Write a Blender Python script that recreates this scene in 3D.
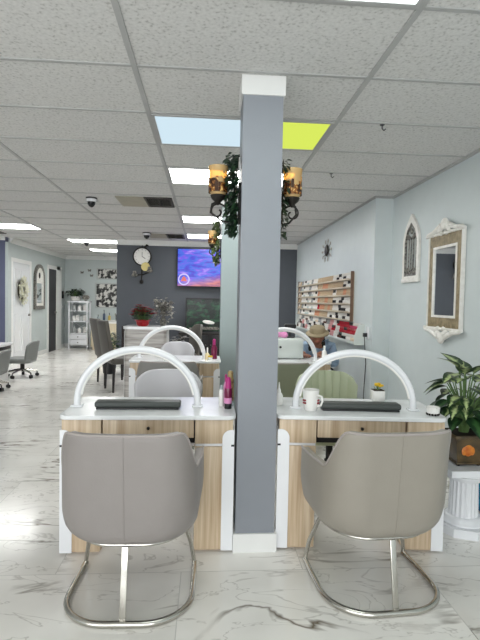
import bpy, bmesh, math, random
from mathutils import Vector, Matrix, Euler
PI = math.pi
R = math.radians
random.seed(7)
sc = bpy.context.scene
for o in list(bpy.data.objects):
    bpy.data.objects.remove(o)
col = sc.collection

# ------------------------------------------------------------------ camera
cam_data = bpy.data.cameras.new('camera')
cam = bpy.data.objects.new('camera', cam_data)
col.objects.link(cam)
cam_data.sensor_width = 36
cam_data.sensor_fit = 'AUTO'
cam_data.lens = 27.06
cam_data.clip_start = 0.05
cam.matrix_world = Matrix(((0.9973, -0.0162, -0.0717, 0.0),
                           (-0.0706, 0.0394, -0.9967, 0.0),
                           (0.0190, 0.9991, 0.0380, 1.345),
                           (0, 0, 0, 1)))
sc.camera = cam

# ------------------------------------------------------------------ world, daylight, exposure
sc.view_settings.view_transform = 'Standard'
sc.view_settings.look = 'None'
sc.view_settings.gamma = 1
sc.view_settings.use_curve_mapping = False
sc.view_settings.exposure = 0.42
w = bpy.data.worlds.new('sky')
sc.world = w
w.use_nodes = True
bg = w.node_tree.nodes['Background']
bg.inputs[0].default_value = (0.95, 0.95, 0.95, 1)
bg.inputs[1].default_value = 0.8
al = bpy.data.lights.new('storefront_daylight', 'AREA')
al.shape = 'RECTANGLE'
al.size = 6.4
al.size_y = 2.0
al.energy = 175
al.color = (1.0, 0.97, 0.94)
alo = bpy.data.objects.new('storefront_daylight', al)
col.objects.link(alo)
alo.location = (-1.8, -2.62, 1.3)
alo.rotation_euler = (R(90), 0, 0)          # shines along +Y through the shop window
PANEL = 12.0                                  # strength of the ceiling tubes

# ------------------------------------------------------------------ materials
def lin(c):
    def f(v):
        v /= 255.0
        return v / 12.92 if v <= 0.04045 else ((v + 0.055) / 1.055) ** 2.4
    return (f(c[0]), f(c[1]), f(c[2]), 1)

def base_mat(name):
    m = bpy.data.materials.new(name)
    m.use_nodes = True
    nt = m.node_tree
    return m, nt, nt.nodes['Principled BSDF']

def nd(nt, t, **kw):
    n = nt.nodes.new(t)
    for k, v in kw.items():
        setattr(n, k, v)
    return n

def coords(nt, scale=(1, 1, 1), loc=(0, 0, 0), which='Object'):
    tc = nd(nt, 'ShaderNodeTexCoord')
    mp = nd(nt, 'ShaderNodeMapping')
    mp.inputs['Scale'].default_value = scale
    mp.inputs['Location'].default_value = loc
    nt.links.new(tc.outputs[which], mp.inputs['Vector'])
    return mp.outputs['Vector']

def ramp(nt, fac, stops, interp='LINEAR'):
    r = nd(nt, 'ShaderNodeValToRGB')
    r.color_ramp.interpolation = interp
    el = r.color_ramp.elements
    while len(el) < len(stops):
        el.new(0.5)
    for e, (p, c) in zip(el, stops):
        e.position = p
        e.color = c
    nt.links.new(fac, r.inputs['Fac'])
    return r.outputs['Color']

def plain(name, c, rough=0.5, metal=0.0, var=0.06, scale=6.0, bump=0.0, bscale=60.0, coat=0.0, spec=0.5):
    """a colour with slight procedural variation"""
    m, nt, b = base_mat(name)
    v = coords(nt)
    n = nd(nt, 'ShaderNodeTexNoise')
    n.inputs['Scale'].default_value = scale
    n.inputs['Detail'].default_value = 3
    nt.links.new(v, n.inputs['Vector'])
    c1 = lin(c)
    lo = tuple(x * (1 - var) for x in c1[:3]) + (1,)
    hi = tuple(min(1, x * (1 + var)) for x in c1[:3]) + (1,)
    nt.links.new(ramp(nt, n.outputs['Fac'], [(0.3, lo), (0.7, hi)]), b.inputs['Base Color'])
    b.inputs['Roughness'].default_value = rough
    b.inputs['Metallic'].default_value = metal
    b.inputs['Coat Weight'].default_value = coat
    b.inputs['Specular IOR Level'].default_value = spec
    if bump:
        n2 = nd(nt, 'ShaderNodeTexNoise')
        n2.inputs['Scale'].default_value = bscale
        n2.inputs['Detail'].default_value = 4
        nt.links.new(v, n2.inputs['Vector'])
        bp = nd(nt, 'ShaderNodeBump')
        bp.inputs['Strength'].default_value = bump
        bp.inputs['Distance'].default_value = 0.01
        nt.links.new(n2.outputs['Fac'], bp.inputs['Height'])
        nt.links.new(bp.outputs['Normal'], b.inputs['Normal'])
    return m

def emit(name, c, s):
    m = bpy.data.materials.new(name)
    m.use_nodes = True
    nt = m.node_tree
    nt.nodes.clear()
    e = nd(nt, 'ShaderNodeEmission')
    o = nd(nt, 'ShaderNodeOutputMaterial')
    e.inputs[0].default_value = lin(c)
    e.inputs[1].default_value = s
    nt.links.new(e.outputs[0], o.inputs[0])
    return m

def wood_mat(name, a, b_, axis='Z', scale=1.0, rough=0.4):
    """straight-grained laminate, grain along the given axis"""
    m, nt, b = base_mat(name)
    s = {'Z': (38, 38, 1.2), 'X': (1.2, 38, 38), 'Y': (38, 1.2, 38)}[axis]
    v = coords(nt, tuple(k * scale for k in s))
    n = nd(nt, 'ShaderNodeTexNoise')
    n.inputs['Scale'].default_value = 1.0
    n.inputs['Detail'].default_value = 5
    n.inputs['Roughness'].default_value = 0.6
    nt.links.new(v, n.inputs['Vector'])
    nt.links.new(ramp(nt, n.outputs['Fac'], [(0.32, lin(a)), (0.68, lin(b_))]), b.inputs['Base Color'])
    b.inputs['Roughness'].default_value = rough
    return m

def floor_mat():
    m, nt, b = base_mat('marble_tile')
    v = coords(nt, loc=(0.1, -2.35, 0))
    br = nd(nt, 'ShaderNodeTexBrick')
    br.offset = 0.5
    br.inputs['Scale'].default_value = 1
    br.inputs['Brick Width'].default_value = 1.22
    br.inputs['Row Height'].default_value = 0.61
    br.inputs['Mortar Size'].default_value = 0.0022
    br.inputs['Mortar Smooth'].default_value = 0.1
    br.inputs['Color1'].default_value = (0, 0, 0, 1)
    br.inputs['Color2'].default_value = (1, 1, 1, 1)
    br.inputs['Mortar'].default_value = (0.5, 0.5, 0.5, 1)
    nt.links.new(v, br.inputs['Vector'])
    # each tile takes its own piece of stone
    mul = nd(nt, 'ShaderNodeVectorMath', operation='SCALE')
    mul.inputs['Scale'].default_value = 37.0
    nt.links.new(br.outputs['Color'], mul.inputs[0])
    add = nd(nt, 'ShaderNodeVectorMath', operation='ADD')
    nt.links.new(v, add.inputs[0])
    nt.links.new(mul.outputs[0], add.inputs[1])
    rot = nd(nt, 'ShaderNodeMapping')
    rot.inputs['Rotation'].default_value = (0, 0, R(28))
    rot.inputs['Scale'].default_value = (0.75, 1.9, 1)
    nt.links.new(add.outputs[0], rot.inputs['Vector'])
    def vein(scale, width, detail, dist):
        n = nd(nt, 'ShaderNodeTexNoise')
        n.inputs['Scale'].default_value = scale
        n.inputs['Detail'].default_value = detail
        n.inputs['Roughness'].default_value = 0.55
        n.inputs['Distortion'].default_value = dist
        nt.links.new(rot.outputs[0], n.inputs['Vector'])
        s = nd(nt, 'ShaderNodeMath', operation='SUBTRACT')
        s.inputs[1].default_value = 0.5
        nt.links.new(n.outputs['Fac'], s.inputs[0])
        a = nd(nt, 'ShaderNodeMath', operation='ABSOLUTE')
        nt.links.new(s.outputs[0], a.inputs[0])
        return ramp(nt, a.outputs[0], [(0.0, (1, 1, 1, 1)), (width, (0, 0, 0, 1))])
    v1 = vein(1.3, 0.019, 5, 0.5)
    v2 = vein(2.6, 0.010, 4, 0.8)
    n3 = nd(nt, 'ShaderNodeTexNoise')                    # where veins are strong
    n3.inputs['Scale'].default_value = 1.7
    nt.links.new(add.outputs[0], n3.inputs['Vector'])
    g = ramp(nt, n3.outputs['Fac'], [(0.46, (0, 0, 0, 1)), (0.62, (1, 1, 1, 1))])
    mm = nd(nt, 'ShaderNodeMath', operation='MULTIPLY')
    nt.links.new(v1, mm.inputs[0]); nt.links.new(g, mm.inputs[1])
    m2 = nd(nt, 'ShaderNodeMath', operation='MULTIPLY')
    m2.inputs[1].default_value = 0.36
    nt.links.new(v2, m2.inputs[0])
    mx = nd(nt, 'ShaderNodeMath', operation='MAXIMUM')
    nt.links.new(mm.outputs[0], mx.inputs[0]); nt.links.new(m2.outputs[0], mx.inputs[1])
    n4 = nd(nt, 'ShaderNodeTexNoise')                    # soft clouding
    n4.inputs['Scale'].default_value = 2.2
    n4.inputs['Detail'].default_value = 3
    nt.links.new(add.outputs[0], n4.inputs['Vector'])
    base = ramp(nt, n4.outputs['Fac'], [(0.3, lin((226, 223, 217))), (0.65, lin((245, 242, 237)))])
    mix = nd(nt, 'ShaderNodeMix', data_type='RGBA')
    nt.links.new(mx.outputs[0], mix.inputs['Factor'])
    nt.links.new(base, mix.inputs['A'])
    mix.inputs['B'].default_value = lin((106, 94, 78))
    mix2 = nd(nt, 'ShaderNodeMix', data_type='RGBA')
    gm = nd(nt, 'ShaderNodeMath', operation='MULTIPLY')
    gm.inputs[1].default_value = 0.55
    nt.links.new(br.outputs['Fac'], gm.inputs[0])
    nt.links.new(gm.outputs[0], mix2.inputs['Factor'])
    nt.links.new(mix.outputs['Result'], mix2.inputs['A'])
    mix2.inputs['B'].default_value = lin((176, 174, 168))
    nt.links.new(mix2.outputs['Result'], b.inputs['Base Color'])
    b.inputs['Roughness'].default_value = 0.16
    return m

def ceiling_mat():
    m, nt, b = base_mat('speckled_ceiling_tile')
    v = coords(nt)
    vo = nd(nt, 'ShaderNodeTexNoise')
    vo.inputs['Scale'].default_value = 62
    vo.inputs['Detail'].default_value = 2.5
    nt.links.new(v, vo.inputs['Vector'])
    c = ramp(nt, vo.outputs['Fac'], [(0.30, lin((176, 175, 172))), (0.41, lin((205, 204, 202))), (0.66, lin((216, 215, 213)))])
    nt.links.new(c, b.inputs['Base Color'])
    bp = nd(nt, 'ShaderNodeBump')
    bp.inputs['Strength'].default_value = 0.25
    bp.inputs['Distance'].default_value = 0.003
    nt.links.new(vo.outputs['Fac'], bp.inputs['Height'])
    nt.links.new(bp.outputs['Normal'], b.inputs['Normal'])
    b.inputs['Roughness'].default_value = 0.9
    return m

def leaf_mat(name, edge, mid, amount=0.5):
    """leaf whose pale middle is set by its own UV"""
    m, nt, b = base_mat(name)
    uv = nd(nt, 'ShaderNodeUVMap')
    sep = nd(nt, 'ShaderNodeSeparateXYZ')
    nt.links.new(uv.outputs[0], sep.inputs[0])
    s = nd(nt, 'ShaderNodeMath', operation='SUBTRACT'); s.inputs[1].default_value = 0.5
    nt.links.new(sep.outputs['X'], s.inputs[0])
    a = nd(nt, 'ShaderNodeMath', operation='ABSOLUTE')
    nt.links.new(s.outputs[0], a.inputs[0])
    no = nd(nt, 'ShaderNodeTexNoise'); no.inputs['Scale'].default_value = 34; no.inputs['Detail'].default_value = 3
    nt.links.new(coords(nt), no.inputs['Vector'])
    ad = nd(nt, 'ShaderNodeMath', operation='MULTIPLY_ADD')
    ad.inputs[1].default_value = 0.7; 
    nt.links.new(no.outputs['Fac'], ad.inputs[0]); nt.links.new(a.outputs[0], ad.inputs[2])
    c = ramp(nt, ad.outputs[0], [(amount - 0.06, lin(mid)), (amount + 0.14, lin(edge))])
    nt.links.new(c, b.inputs['Base Color'])
    b.inputs['Roughness'].default_value = 0.38
    return m

def rand_mat(name, stops, scale=3.0, rough=0.4, stretch=(1, 1, 1), interp='LINEAR', emission=0.0, detail=3, which='Object', distortion=0.0):
    m, nt, b = base_mat(name)
    v = coords(nt, stretch, which=which)
    n = nd(nt, 'ShaderNodeTexNoise')
    n.inputs['Scale'].default_value = scale
    n.inputs['Detail'].default_value = detail
    n.inputs['Distortion'].default_value = distortion
    nt.links.new(v, n.inputs['Vector'])
    c = ramp(nt, n.outputs['Fac'], [(p, lin(k)) for p, k in stops], interp)
    nt.links.new(c, b.inputs['Base Color'])
    b.inputs['Roughness'].default_value = rough
    if emission:
        nt.links.new(c, b.inputs['Emission Color'])
        b.inputs['Emission Strength'].default_value = emission
    return m

def glass_mat(name, c, opacity=0.35, rough=0.08):
    m, nt, b = base_mat(name)
    b.inputs['Base Color'].default_value = lin(c)
    b.inputs['Roughness'].default_value = rough
    t = nd(nt, 'ShaderNodeBsdfTransparent')
    t.inputs[0].default_value = lin(c)
    mx = nd(nt, 'ShaderNodeMixShader')
    mx.inputs[0].default_value = opacity
    out = nt.nodes['Material Output']
    nt.links.new(t.outputs[0], mx.inputs[1])
    nt.links.new(b.outputs[0], mx.inputs[2])
    nt.links.new(mx.outputs[0], out.inputs[0])
    return m

M = dict(
    floor=floor_mat(), ceiling=ceiling_mat(),
    grid=plain('ceiling_grid', (172, 172, 171), 0.5),
    wall_blue=plain('pale_blue_wall', (203, 211, 212), 0.42, var=0.02, bump=0.05, bscale=90),
    wall_green=plain('pale_green_grey_wall', (190, 198, 197), 0.5, var=0.02),
    wall_dark=plain('slate_grey_wall', (76, 80, 87), 0.5, var=0.03, bump=0.04),
    wall_purple=plain('dusty_blue_wall', (92, 96, 124), 0.5, var=0.03),
    column=plain('column_grey', (135, 139, 146), 0.45, var=0.02, bump=0.05, bscale=120),
    column_teal=plain('column_blue_grey', (138, 150, 150), 0.3, var=0.02, bump=0.05, bscale=120),
    white_paint=plain('white_paint', (228, 228, 226), 0.4, var=0.02),
    white_gloss=plain('white_gloss', (232, 233, 236), 0.18, var=0.015, coat=0.3),
    glass_top=rand_mat('white_stone_top', [(0.35, (226, 227, 228)), (0.6, (238, 239, 240))], 5, 0.2),
    wood=wood_mat('pale_oak_laminate', (178, 152, 122), (222, 203, 176)),
    cream_wood=wood_mat('cream_cabinet', (214, 200, 170), (226, 214, 188)),
    dark=plain('black_plastic', (26, 26, 28), 0.4),
    charcoal=plain('charcoal_vinyl', (66, 70, 68), 0.5, bump=0.1),
    grey_leather=plain('warm_grey_leather', (140, 134, 131), 0.42, var=0.03, bump=0.08, bscale=160),
    grey_leather2=plain('grey_beige_leather', (147, 141, 131), 0.42, var=0.03, bump=0.08, bscale=160),
    piping=plain('leather_piping', (160, 152, 148), 0.4),
    yellow_lit_leather=plain('yellow_lit_grey_leather', (138, 142, 120), 0.45, var=0.04),  # mid-grey leather with the ceiling panel's yellow-green light mixed into its colour
    mid_leather=plain('mid_grey_leather', (140, 138, 135), 0.45, var=0.04),
    light_leather=plain('pale_grey_leather', (206, 205, 210), 0.45, var=0.02),
    yellow_lit_pale=plain('yellow_lit_pale_leather', (190, 198, 168), 0.45, var=0.03),  # pale leather, yellow-green light from the ceiling panel painted into the colour
    taupe=plain('taupe_leather', (90, 86, 80), 0.5, var=0.05),
    dark_brown=plain('dark_brown_leather', (58, 50, 50), 0.5, var=0.08),
    black_wood=plain('black_wood', (30, 26, 25), 0.4),
    grey_shell=plain('grey_shell', (128, 130, 128), 0.5, var=0.03),
    chrome=plain('brushed_chrome', (196, 193, 186), 0.2, metal=1.0, var=0.04),
    iron=plain('black_iron', (34, 30, 27), 0.45, metal=0.4),
    mirror=plain('mirror_glass', (235, 238, 240), 0.02, metal=1.0, var=0.0),
    gold_frame=rand_mat('worn_gold_frame', [(0.3, (118, 104, 76)), (0.7, (160, 144, 112))], 26, 0.5),
    ivory=rand_mat('ivory_paint', [(0.3, (222, 219, 212)), (0.7, (240, 238, 233))], 20, 0.5),
    amber=glass_mat('amber_glass', (240, 214, 160), 0.42),
    mottled=rand_mat('mottled_brown_mosaic', [(0.40, (60, 34, 18)), (0.5, (142, 92, 46)), (0.62, (226, 190, 120))], 42, 0.2, interp='CONSTANT'),
    candle=plain('cream_candle', (240, 222, 176), 0.5),
    ivy=leaf_mat('dark_ivy_leaf', (24, 42, 30), (54, 84, 52), 0.42),
    ivy_light=leaf_mat('mid_ivy_leaf', (52, 70, 40), (108, 120, 70), 0.45),
    vine=plain('vine_stem', (58, 52, 34), 0.7),
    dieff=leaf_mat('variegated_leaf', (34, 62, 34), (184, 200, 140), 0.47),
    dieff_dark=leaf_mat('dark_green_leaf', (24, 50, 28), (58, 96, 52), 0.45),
    foliage=leaf_mat('house_plant_leaf', (30, 58, 32), (84, 116, 70), 0.45),
    stem=plain('green_stem', (96, 124, 72), 0.5),
    soil=plain('potting_soil', (52, 40, 30), 0.9, bump=0.4),
    pot_brown=rand_mat('bronze_glazed_pot', [(0.3, (52, 42, 26)), (0.7, (104, 84, 52))], 14, 0.35),
    orange=rand_mat('orange_glaze', [(0.3, (190, 92, 20)), (0.7, (226, 140, 44))], 30, 0.35),
    red=plain('red_petals', (150, 22, 34), 0.6, var=0.2, scale=30),
    red_foil=plain('red_foil_wrap', (158, 24, 34), 0.3, var=0.2, scale=20),
    silver_leaf=plain('silver_dried_leaf', (164, 160, 150), 0.45, var=0.15, metal=0.2),
    grey_stripe=None,
    porcelain=plain('white_porcelain', (238, 236, 232), 0.2, var=0.01),
    pink=plain('magenta_plastic', (178, 40, 120), 0.3, var=0.1),
    plum=plain('plum_glass', (112, 18, 62), 0.2, var=0.1),
    pale_pink=plain('pink_label', (226, 150, 196), 0.35, var=0.1),
    brown_gloss=rand_mat('brown_and_gold_label', [(0.4, (96, 58, 36)), (0.55, (170, 146, 96))], 30, 0.35),
    crystal=glass_mat('clear_plastic', (225, 232, 235), 0.4),
    dark_red=plain('dark_red_print', (136, 34, 44), 0.4),
    yellow=plain('yellow_petals', (226, 186, 30), 0.5, var=0.1),
    blue=rand_mat('blue_water', [(0.35, (10, 84, 130)), (0.65, (40, 140, 180))], 12, 0.25),
    pewter=rand_mat('pewter', [(0.4, (70, 68, 64)), (0.6, (140, 136, 128))], 40, 0.4),
    gold=plain('brass', (196, 180, 120), 0.35, metal=0.5),
    vent=plain('vent_beige', (168, 162, 146), 0.6),
    vent_dark=plain('vent_dark', (62, 58, 52), 0.6),
    denim=plain('pale_blue_shirt', (150, 172, 196), 0.8, var=0.06, bump=0.2),
    skin=plain('skin', (150, 98, 74), 0.5, var=0.05),
    hair=plain('black_hair', (22, 18, 17), 0.6, var=0.2, scale=40),
    straw=plain('tan_hat_felt', (152, 138, 110), 0.8, var=0.1, bump=0.2),
    trouser=plain('dark_trousers', (40, 42, 50), 0.8),
    box_white=plain('white_appliance', (214, 220, 216), 0.35, var=0.02),
    picture=rand_mat('black_white_photo', [(0.36, (18, 18, 18)), (0.46, (110, 108, 104)), (0.52, (205, 203, 198))], 9, 0.5, interp='CONSTANT', detail=4),
    green_picture=rand_mat('dark_green_landscape', [(0.38, (8, 16, 14)), (0.5, (14, 40, 28)), (0.68, (40, 84, 56))], 5, 0.25, stretch=(1, 1, 2.2)),
    frame_grey=plain('grey_picture_frame', (176, 180, 178), 0.4),
    shelf_wood=plain('rack_pale_acrylic', (196, 184, 164), 0.4),
    rack_side=plain('rack_edge_brown', (110, 84, 66), 0.5),
    clear=glass_mat('window_glass', (245, 248, 250), 0.06),
    lens=plain('smoked_dome', (16, 16, 18), 0.1),
    dark_lamp=plain('rubber_black', (20, 20, 20), 0.6),
)

# silver-grey horizontal bands on the reception podium
def stripe_mat():
    m, nt, b = base_mat('silver_banded_laminate')
    v = coords(nt, (2, 2, 30))
    n = nd(nt, 'ShaderNodeTexNoise'); n.inputs['Scale'].default_value = 1.0; n.inputs['Detail'].default_value = 4
    nt.links.new(v, n.inputs['Vector'])
    nt.links.new(ramp(nt, n.outputs['Fac'], [(0.35, lin((140, 134, 130))), (0.65, lin((196, 192, 188)))]), b.inputs['Base Color'])
    b.inputs['Roughness'].default_value = 0.35
    return m
M['grey_stripe'] = stripe_mat()

def tv_mat():
    m, nt, b = base_mat('tv_picture')
    v = coords(nt)
    sep = nd(nt, 'ShaderNodeSeparateXYZ'); nt.links.new(v, sep.inputs[0])
    v2 = coords(nt, (1.6, 1, 6.0))
    n = nd(nt, 'ShaderNodeTexNoise'); n.inputs['Scale'].default_value = 2.2; n.inputs['Detail'].default_value = 5
    nt.links.new(v2, n.inputs['Vector'])
    c1 = ramp(nt, n.outputs['Fac'], [(0.28, lin((40, 26, 150))), (0.42, lin((70, 60, 215))), (0.5, lin((50, 110, 225))), (0.58, lin((120, 80, 230))), (0.72, lin((190, 170, 250)))])
    n2 = nd(nt, 'ShaderNodeTexNoise'); n2.inputs['Scale'].default_value = 3.0; n2.inputs['Detail'].default_value = 3
    nt.links.new(v2, n2.inputs['Vector'])
    c2 = ramp(nt, n2.outputs['Fac'], [(0.3, lin((120, 40, 110))), (0.6, lin((214, 120, 110)))])
    # orange-pink stage low and to the right of the picture
    a = nd(nt, 'ShaderNodeMath', operation='MULTIPLY_ADD'); a.inputs[1].default_value = -6.0; a.inputs[2].default_value = -0.9
    nt.links.new(sep.outputs['Z'], a.inputs[0])
    a2 = nd(nt, 'ShaderNodeMath', operation='MULTIPLY_ADD'); a2.inputs[1].default_value = 1.2
    nt.links.new(sep.outputs['X'], a2.inputs[0]); nt.links.new(a.outputs[0], a2.inputs[2]); a2.use_clamp = True
    mix = nd(nt, 'ShaderNodeMix', data_type='RGBA')
    nt.links.new(a2.outputs[0], mix.inputs['Factor']); nt.links.new(c1, mix.inputs['A']); nt.links.new(c2, mix.inputs['B'])
    b.inputs['Base Color'].default_value = (0.01, 0.01, 0.02, 1)
    nt.links.new(mix.outputs['Result'], b.inputs['Emission Color'])
    b.inputs['Emission Strength'].default_value = .75
    b.inputs['Roughness'].default_value = 0.2
    return m
M['tv'] = tv_mat()
M['tv_ring'] = emit('tv_ring_glow', (200, 190, 240), 0.9)
M['tv_badge'] = emit('tv_badge_glow', (216, 120, 110), 0.9)
M['tube_white'] = emit('ceiling_tube_white', (253, 254, 252), PANEL)
M['tube_blue'] = emit('ceiling_tube_cool', (206, 228, 240), .78)
M['tube_yellow'] = emit('ceiling_tube_yellow_green', (222, 240, 100), .72)

# ------------------------------------------------------------------ mesh builder
class MB:
    def __init__(s):
        s.bm = bmesh.new()
        s.uv = s.bm.loops.layers.uv.new('UVMap')
        s.mi = 0
    def _new(s, before):
        for f in s.bm.faces:
            if f not in before:
                f.material_index = s.mi
    def face(s, vs, uvs=None):
        try:
            f = s.bm.faces.new(vs)
        except ValueError:
            return None
        f.material_index = s.mi
        if uvs:
            for l, u in zip(f.loops, uvs):
                l[s.uv].uv = u
        return f
    def box(s, c, size, bevel=0.0, rot=None, seg=2):
        m = Matrix.Translation(Vector(c))
        if rot is not None:
            m = m @ Euler(rot).to_matrix().to_4x4()
        m = m @ Matrix.Diagonal((size[0], size[1], size[2], 1))
        before = set(s.bm.faces)
        r = bmesh.ops.create_cube(s.bm, size=1, matrix=m)
        if bevel:
            es = set()
            for v in r['verts']:
                es.update(v.link_edges)
            bmesh.ops.bevel(s.bm, geom=list(es), offset=bevel, segments=seg, affect='EDGES', profile=0.5)
        s._new(before)
        return s
    def b2(s, lo, hi, bevel=0.0, seg=2):
        return s.box([(a + b) / 2 for a, b in zip(lo, hi)], [abs(b - a) for a, b in zip(lo, hi)], bevel, None, seg)
    def sphere(s, c, r, u=16, v=10, rot=None):
        if not hasattr(r, '__len__'):
            r = (r, r, r)
        m = Matrix.Translation(Vector(c))
        if rot is not None:
            m = m @ Euler(rot).to_matrix().to_4x4()
        m = m @ Matrix.Diagonal((r[0], r[1], r[2], 1))
        before = set(s.bm.faces)
        bmesh.ops.create_uvsphere(s.bm, u_segments=u, v_segments=v, radius=1, matrix=m)
        s._new(before)
        return s
    def cyl(s, p0, p1, r0, r1=None, n=16):
        r1 = r0 if r1 is None else r1
        return s.tube([p0, p1], [r0, r1], n)
    def tube(s, pts, r, n=10, closed=False, flat=1.0, up=None, caps=True):
        """sweep; flat squeezes the section along the second frame axis"""
        pts = [Vector(p) for p in pts]
        N = len(pts)
        rs = r if hasattr(r, '__len__') else [r] * N
        tang = []
        for i in range(N):
            a = pts[(i - 1) % N] if (closed or i > 0) else pts[i]
            b = pts[(i + 1) % N] if (closed or i < N - 1) else pts[i]
            tang.append((b - a).normalized())
        ref = Vector(up) if up else (Vector((0, 0, 1)) if abs(tang[0].z) < 0.9 else Vector((1, 0, 0)))
        nrm = (ref - tang[0] * ref.dot(tang[0])).normalized()
        rings = []
        for i in range(N):
            if up:
                nn = ref - tang[i] * ref.dot(tang[i])
            else:
                nn = nrm - tang[i] * nrm.dot(tang[i])
            if nn.length > 1e-6:
                nrm = nn.normalized()
            bi = tang[i].cross(nrm)
            rings.append([s.bm.verts.new(pts[i] + (nrm * math.cos(2 * PI * k / n) * flat + bi * math.sin(2 * PI * k / n)) * rs[i]) for k in range(n)])
        for i in range(N if closed else N - 1):
            a, b = rings[i], rings[(i + 1) % N]
            for k in range(n):
                s.face((a[k], a[(k + 1) % n], b[(k + 1) % n], b[k]))
        if not closed and caps:
            s.face(rings[0][::-1]); s.face(rings[-1])
        return s
    def lathe(s, prof, c=(0, 0, 0), n=24, sx=1.0, sy=1.0, cap=True, flute=0, fd=0.0):
        rings = []
        for r, z in prof:
            ring = []
            for k in range(n):
                t = 2 * PI * k / n
                rr = r * (1 - fd * (0.5 - 0.5 * math.cos(flute * t))) if flute else r
                ring.append(s.bm.verts.new((c[0] + rr * sx * math.cos(t), c[1] + rr * sy * math.sin(t), c[2] + z)))
            rings.append(ring)
        for a, b in zip(rings, rings[1:]):
            for k in range(n):
                s.face((a[k], a[(k + 1) % n], b[(k + 1) % n], b[k]))
        if cap:
            s.face(rings[0][::-1]); s.face(rings[-1])
        return s
    def prism(s, poly, d0, d1, plane='xy'):
        """extrude a 2-D outline: plane xy along z, xz along y, yz along x"""
        def P(a, b, d):
            return {'xy': (a, b, d), 'xz': (a, d, b), 'yz': (d, a, b)}[plane]
        A = [s.bm.verts.new(P(a, b, d0)) for a, b in poly]
        B = [s.bm.verts.new(P(a, b, d1)) for a, b in poly]
        n = len(poly)
        s.face(A[::-1]); s.face(B)
        for k in range(n):
            s.face((A[k], A[(k + 1) % n], B[(k + 1) % n], B[k]))
        return s
    def ring_prism(s, outer, inner, d0, d1, plane='xz'):
        """extrude the band between two outlines of equal length"""
        def P(q, d):
            a, b = q
            return {'xy': (a, b, d), 'xz': (a, d, b), 'yz': (d, a, b)}[plane]
        n = len(outer)
        V = [[s.bm.verts.new(P(q, d)) for q in o] for o in (outer, inner) for d in (d0, d1)]
        o0, o1, i0, i1 = V
        for k in range(n):
            j = (k + 1) % n
            s.face((o0[k], o0[j], o1[j], o1[k])); s.face((i0[k], i1[k], i1[j], i0[j]))
            s.face((o0[k], i0[k], i0[j], o0[j])); s.face((o1[k], o1[j], i1[j], i1[k]))
        return s
    def grid(s, fn, nu, nv):
        V = [[s.bm.verts.new(fn(i / nu, j / nv)) for j in range(nv + 1)] for i in range(nu + 1)]
        for i in range(nu):
            for j in range(nv):
                s.face((V[i][j], V[i + 1][j], V[i + 1][j + 1], V[i][j + 1]))
        return s
    def leaf(s, p, d, length, width, droop=0.3, up=(0, 0, 1), seg=4, fold=0.25, tip=1.6):
        """a curved pointed leaf from p along d"""
        d = Vector(d).normalized(); u = Vector(up)
        side = d.cross(u)
        if side.length < 1e-3:
            side = d.cross(Vector((1, 0, 0)))
        side.normalize()
        nrm = side.cross(d).normalized()
        rows = []
        for i in range(seg + 1):
            t = i / seg
            c = Vector(p) + d * length * t - nrm * droop * length * t * t
            wd = width * math.sin(PI * min(1, t ** (1 / tip) * 0.999 + 0.001)) * 0.5 if 0 < i < seg else width * 0.02
            rows.append([s.bm.verts.new(c + side * wd * q + nrm * fold * wd * abs(q)) for q in (-1, 0, 1)])
        for i in range(seg):
            a, b = rows[i], rows[i + 1]
            t0, t1 = i / seg, (i + 1) / seg
            s.face((a[0], a[1], b[1], b[0]), ((0, t0), (.5, t0), (.5, t1), (0, t1)))
            s.face((a[1], a[2], b[2], b[1]), ((.5, t0), (1, t0), (1, t1), (.5, t1)))
        return s
    def build(s, name, mats, parent=None, angle=38, recalc=True):
        if recalc:
            bmesh.ops.recalc_face_normals(s.bm, faces=s.bm.faces)
        me = bpy.data.meshes.new(name)
        s.bm.to_mesh(me); s.bm.free()
        for m in (mats if isinstance(mats, (list, tuple)) else [mats]):
            me.materials.append(m)
        for p in me.polygons:
            p.use_smooth = True
        me.set_sharp_from_angle(angle=R(angle))
        o = bpy.data.objects.new(name, me)
        col.objects.link(o)
        if parent is not None:
            o.parent = parent
        return o

def tag(o, label, cat, group=None, kind=None):
    o['label'] = label; o['category'] = cat
    if group: o['group'] = group
    if kind: o['kind'] = kind
    return o
def thing(name, label, cat, loc=(0, 0, 0), rz=0.0, group=None):
    o = bpy.data.objects.new(name, None)
    o.empty_display_size = 0.1
    col.objects.link(o)
    o.location = loc; o.rotation_euler = (0, 0, R(rz))
    return tag(o, label, cat, group)
def struct(o):
    o['kind'] = 'structure'
    return o
def copy_tree(o, parent=None):
    c = o.copy(); col.objects.link(c); c.parent = parent
    for ch in [x for x in bpy.data.objects if x.parent == o]:
        copy_tree(ch, c)
    return c
def dup(o, loc, rz, label, group=None):
    c = copy_tree(o)
    c.location = loc; c.rotation_euler = (0, 0, R(rz)); c['label'] = label
    if group: c['group'] = group
    return c
def children_of(o):
    return [x for x in bpy.data.objects if x.parent == o]
def remat(o, old, new):
    """give a copy its own mesh with one material swapped"""
    for ch in children_of(o):
        if ch.type == 'MESH' and any(m == old for m in ch.data.materials):
            ch.data = ch.data.copy()
            for i, m in enumerate(ch.data.materials):
                if m == old: ch.data.materials[i] = new
        remat(ch, old, new)
def subsurf(o, lv=1):
    m = o.modifiers.new('subdivision', 'SUBSURF'); m.levels = lv; m.render_levels = lv
def arc(cx, cy, r, a0, a1, n):
    return [(cx + r * math.cos(R(a0 + (a1 - a0) * i / n)), cy + r * math.sin(R(a0 + (a1 - a0) * i / n))) for i in range(n + 1)]
def rrect(x0, y0, x1, y1, r, n=6):
    return arc(x1 - r, y1 - r, r, 0, 90, n) + arc(x0 + r, y1 - r, r, 90, 180, n) + arc(x0 + r, y0 + r, r, 180, 270, n) + arc(x1 - r, y0 + r, r, 270, 360, n)

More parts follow.
